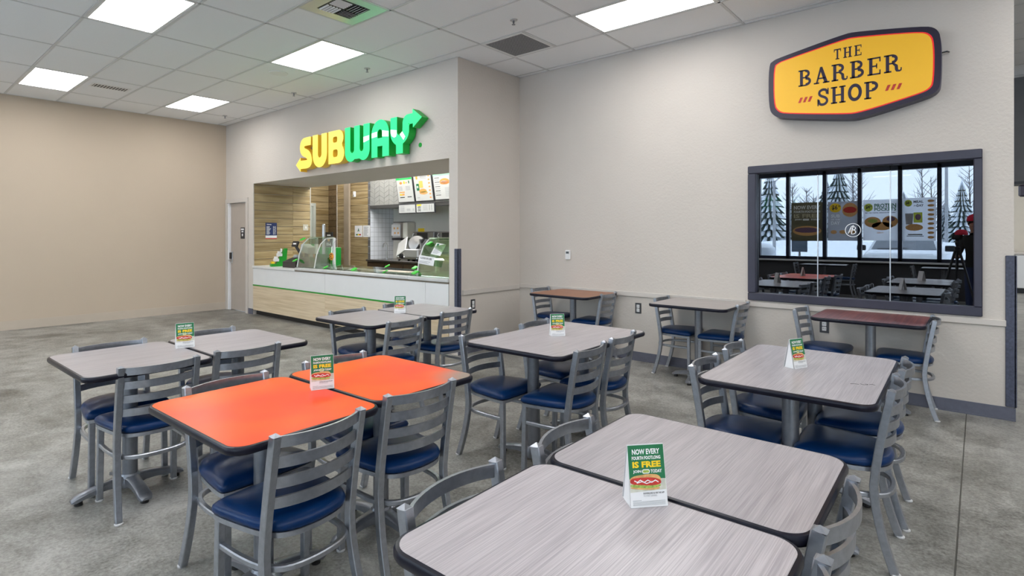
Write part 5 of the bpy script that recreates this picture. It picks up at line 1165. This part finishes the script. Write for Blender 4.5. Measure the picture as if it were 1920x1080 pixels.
# ------------------------------------------------------------------ photographer and tripod beside the viewpoint, seen in the barber shop glass
t = thing('camera_tripod', 'black tripod with a camera under a red hood, reflected in the barber window', 'tripod', (-0.28, -0.28, 0))
for a in (0.5, 2.7, 4.6):
    l_ = obj('tripod_leg', MB().tube([(0.03*cos(a),0.03*sin(a),1.18),(0.34*cos(a),0.34*sin(a),0.01)],0.016,8,[0.02,0.012]), black_m, t)
obj('centre_column', MB().tube([(0,0,0.85),(0,0,1.32)],0.016,8), black_m, t)
obj('ball_head', MB().lathe([(0.02,1.18),(0.045,1.19),(0.045,1.23),(0.02,1.25),(0.03,1.28),(0.035,1.31),(0.02,1.345),(0.03,1.36)],14), black_m, t)
cb = obj('camera_body', MB().bbox(-0.07,0.07,-0.04,0.04,1.36,1.45,0.01), black_m, t)
obj('lens', MB().lathe([(0.02,0),(0.035,0.0),(0.038,0.09),(0.03,0.10)],16,(0,0),Matrix.Translation((0,0.035,1.405))@Matrix.Rotation(-pi/2,4,'X')), black_m, cb)
obj('red_hood', MB().lathe([(0.085,1.44),(0.09,1.46),(0.075,1.51),(0.03,1.53)],16,(0.05,0)), mat('red_cloth',(0.55,0.01,0.04),0.7), t)

def skin_body(name, verts, edges, radii, m, parent, root=0, sub=2):
    me = bpy.data.meshes.new(name); me.from_pydata(verts, edges, []); o = bpy.data.objects.new(name, me); COL.objects.link(o)
    o.modifiers.new('skin','SKIN')
    if not me.skin_vertices: 
        bpy.context.view_layer.objects.active = o
    for i, r in enumerate(radii):
        sv = me.skin_vertices[0].data[i]; sv.radius = (r if isinstance(r, tuple) else (r, r)); sv.use_root = (i == root)
    s_ = o.modifiers.new('sub','SUBSURF'); s_.levels = sub; s_.render_levels = sub
    dg = bpy.context.evaluated_depsgraph_get(); me2 = bpy.data.meshes.new_from_object(o.evaluated_get(dg))
    bpy.data.objects.remove(o)
    return obj(name, me2, m, parent, smooth='all')
def person():
    m, N, L, b = nt('photographer_clothes')     # dark jacket, blue jeans, black shoes, skin by height
    tc = N.new('ShaderNodeTexCoord'); sp = N.new('ShaderNodeSeparateXYZ'); L.new(tc.outputs['Object'], sp.inputs[0])
    r = N.new('ShaderNodeValToRGB'); r.color_ramp.interpolation = 'CONSTANT'; e = r.color_ramp.elements
    mr = N.new('ShaderNodeMapRange'); mr.inputs['From Max'].default_value = 2.0; L.new(sp.outputs['Z'], mr.inputs['Value']); L.new(mr.outputs[0], r.inputs['Fac'])
    e[0].position = 0; e[0].color = (0.015,0.015,0.016,1); e[1].position = 0.05; e[1].color = (0.02,0.035,0.10,1)
    k = e.new(0.44); k.color = (0.022,0.022,0.021,1); k = e.new(0.735); k.color = (0.48,0.27,0.19,1)
    L.new(r.outputs['Color'], b.inputs['Base Color']); b.inputs['Roughness'].default_value = 0.75
    t = thing('person', 'photographer in a red cap, dark jacket and jeans, seen in the reflection', 'person', (-0.02, -0.80, 0), 0.25)
    V = [(0,0,0.93),(0,0.03,1.12),(0,0.07,1.30),(0,0.10,1.42),(0,0.13,1.50),(0,0.16,1.58),(0,0.175,1.66),
         (-0.17,0.08,1.37),(-0.24,0.10,1.12),(-0.20,0.32,1.05),(-0.17,0.40,1.08),
         (0.17,0.08,1.37),(0.25,0.06,1.12),(0.20,0.28,1.02),(0.16,0.36,1.06),
         (-0.10,0,0.86),(-0.11,0.03,0.50),(-0.12,-0.01,0.09),(-0.13,0.12,0.045),
         (0.10,0,0.86),(0.11,0.05,0.50),(0.12,0.02,0.09),(0.13,0.15,0.045)]
    E_ = [(0,1),(1,2),(2,3),(3,4),(4,5),(5,6),(2,7),(7,8),(8,9),(9,10),(2,11),(11,12),(12,13),(13,14),(0,15),(15,16),(16,17),(17,18),(0,19),(19,20),(20,21),(21,22)]
    Rr = [(0.16,0.12),(0.15,0.12),(0.17,0.12),(0.09,0.08),0.055,(0.085,0.095),(0.08,0.09),0.075,0.055,0.042,0.032,0.075,0.055,0.042,0.032,0.095,0.065,0.045,0.042,0.095,0.065,0.045,0.042]
    body = skin_body('body', V, E_, Rr, m, t)
    # fingers closing on the tripod
    skm = mat('skin',(0.48,0.27,0.19),0.6)
    for hx, hy, hz, s in ((-0.17,0.40,1.08,1),(0.16,0.36,1.06,-1)):
        h_ = MB().bbox(hx-0.035,hx+0.035,hy-0.02,hy+0.06,hz-0.016,hz+0.016,0.008)
        for q in range(4):
            x = hx-0.027+q*0.018; l_ = (0.05,0.06,0.057,0.045)[q]
            h_.tube([(x,hy+0.055,hz),(x,hy+0.055+l_*0.5,hz-0.004),(x,hy+0.055+l_*0.8,hz-0.022),(x,hy+0.055+l_*0.75,hz-0.042)],0.008,6,[0.009,0.0085,0.008,0.006])
        h_.tube([(hx+s*0.035,hy+0.005,hz-0.005),(hx+s*0.055,hy+0.03,hz-0.015),(hx+s*0.045,hy+0.055,hz-0.03)],0.009,6,[0.011,0.010,0.007])
        obj('hand', h_, skm, t, smooth='all')
    f = MB().lathe([(0.004,0.018),(0.014,0.008),(0.010,-0.006)],8,(0,0),Matrix.Translation((0,0.268,1.625))@Matrix.Rotation(-0.9,4,'X')); obj('nose', f, skm, t, smooth='all')
    for s in (-1,1):
        obj('eye', MB().lathe([(0.002,0),(0.009,0.002),(0.007,0.006),(0.002,0.008)],8,(0,0),Matrix.Translation((s*0.032,0.255,1.652))@Matrix.Rotation(-pi/2,4,'X')), black_m, t)
        obj('ear', MB().lathe([(0.004,-0.006),(0.022,-0.004),(0.026,0.004),(0.006,0.006)],10,(0,0),Matrix.Translation((s*0.088,0.165,1.635))@Matrix.Rotation(pi/2,4,'Y')), skm, t)
    obj('mouth', MB().box(-0.024,0.024,0.252,0.258,1.583,1.590), mat('lips',(0.35,0.12,0.10),0.6), t)
    obj('hair', MB().loft([[(0.094*cos(a*pi/8),0.155+0.10*sin(a*pi/8)*(1 if sin(a*pi/8) < 0 else 0.25),z) for a in range(16)] for z in (1.60,1.68)]), bark, t)
    rd = mat('red_cap',(0.62,0.012,0.05),0.7)
    cp = obj('cap', MB().lathe([(0.106,1.675),(0.110,1.69),(0.102,1.735),(0.075,1.775),(0.03,1.793),(0.004,1.796)],20,(0,0.165)), rd, t, smooth=True)
    obj('cap_brim', MB().prism(ell(0,0.255,0.085,0.10,14,0,180),1.676,1.684), rd, cp)
person()
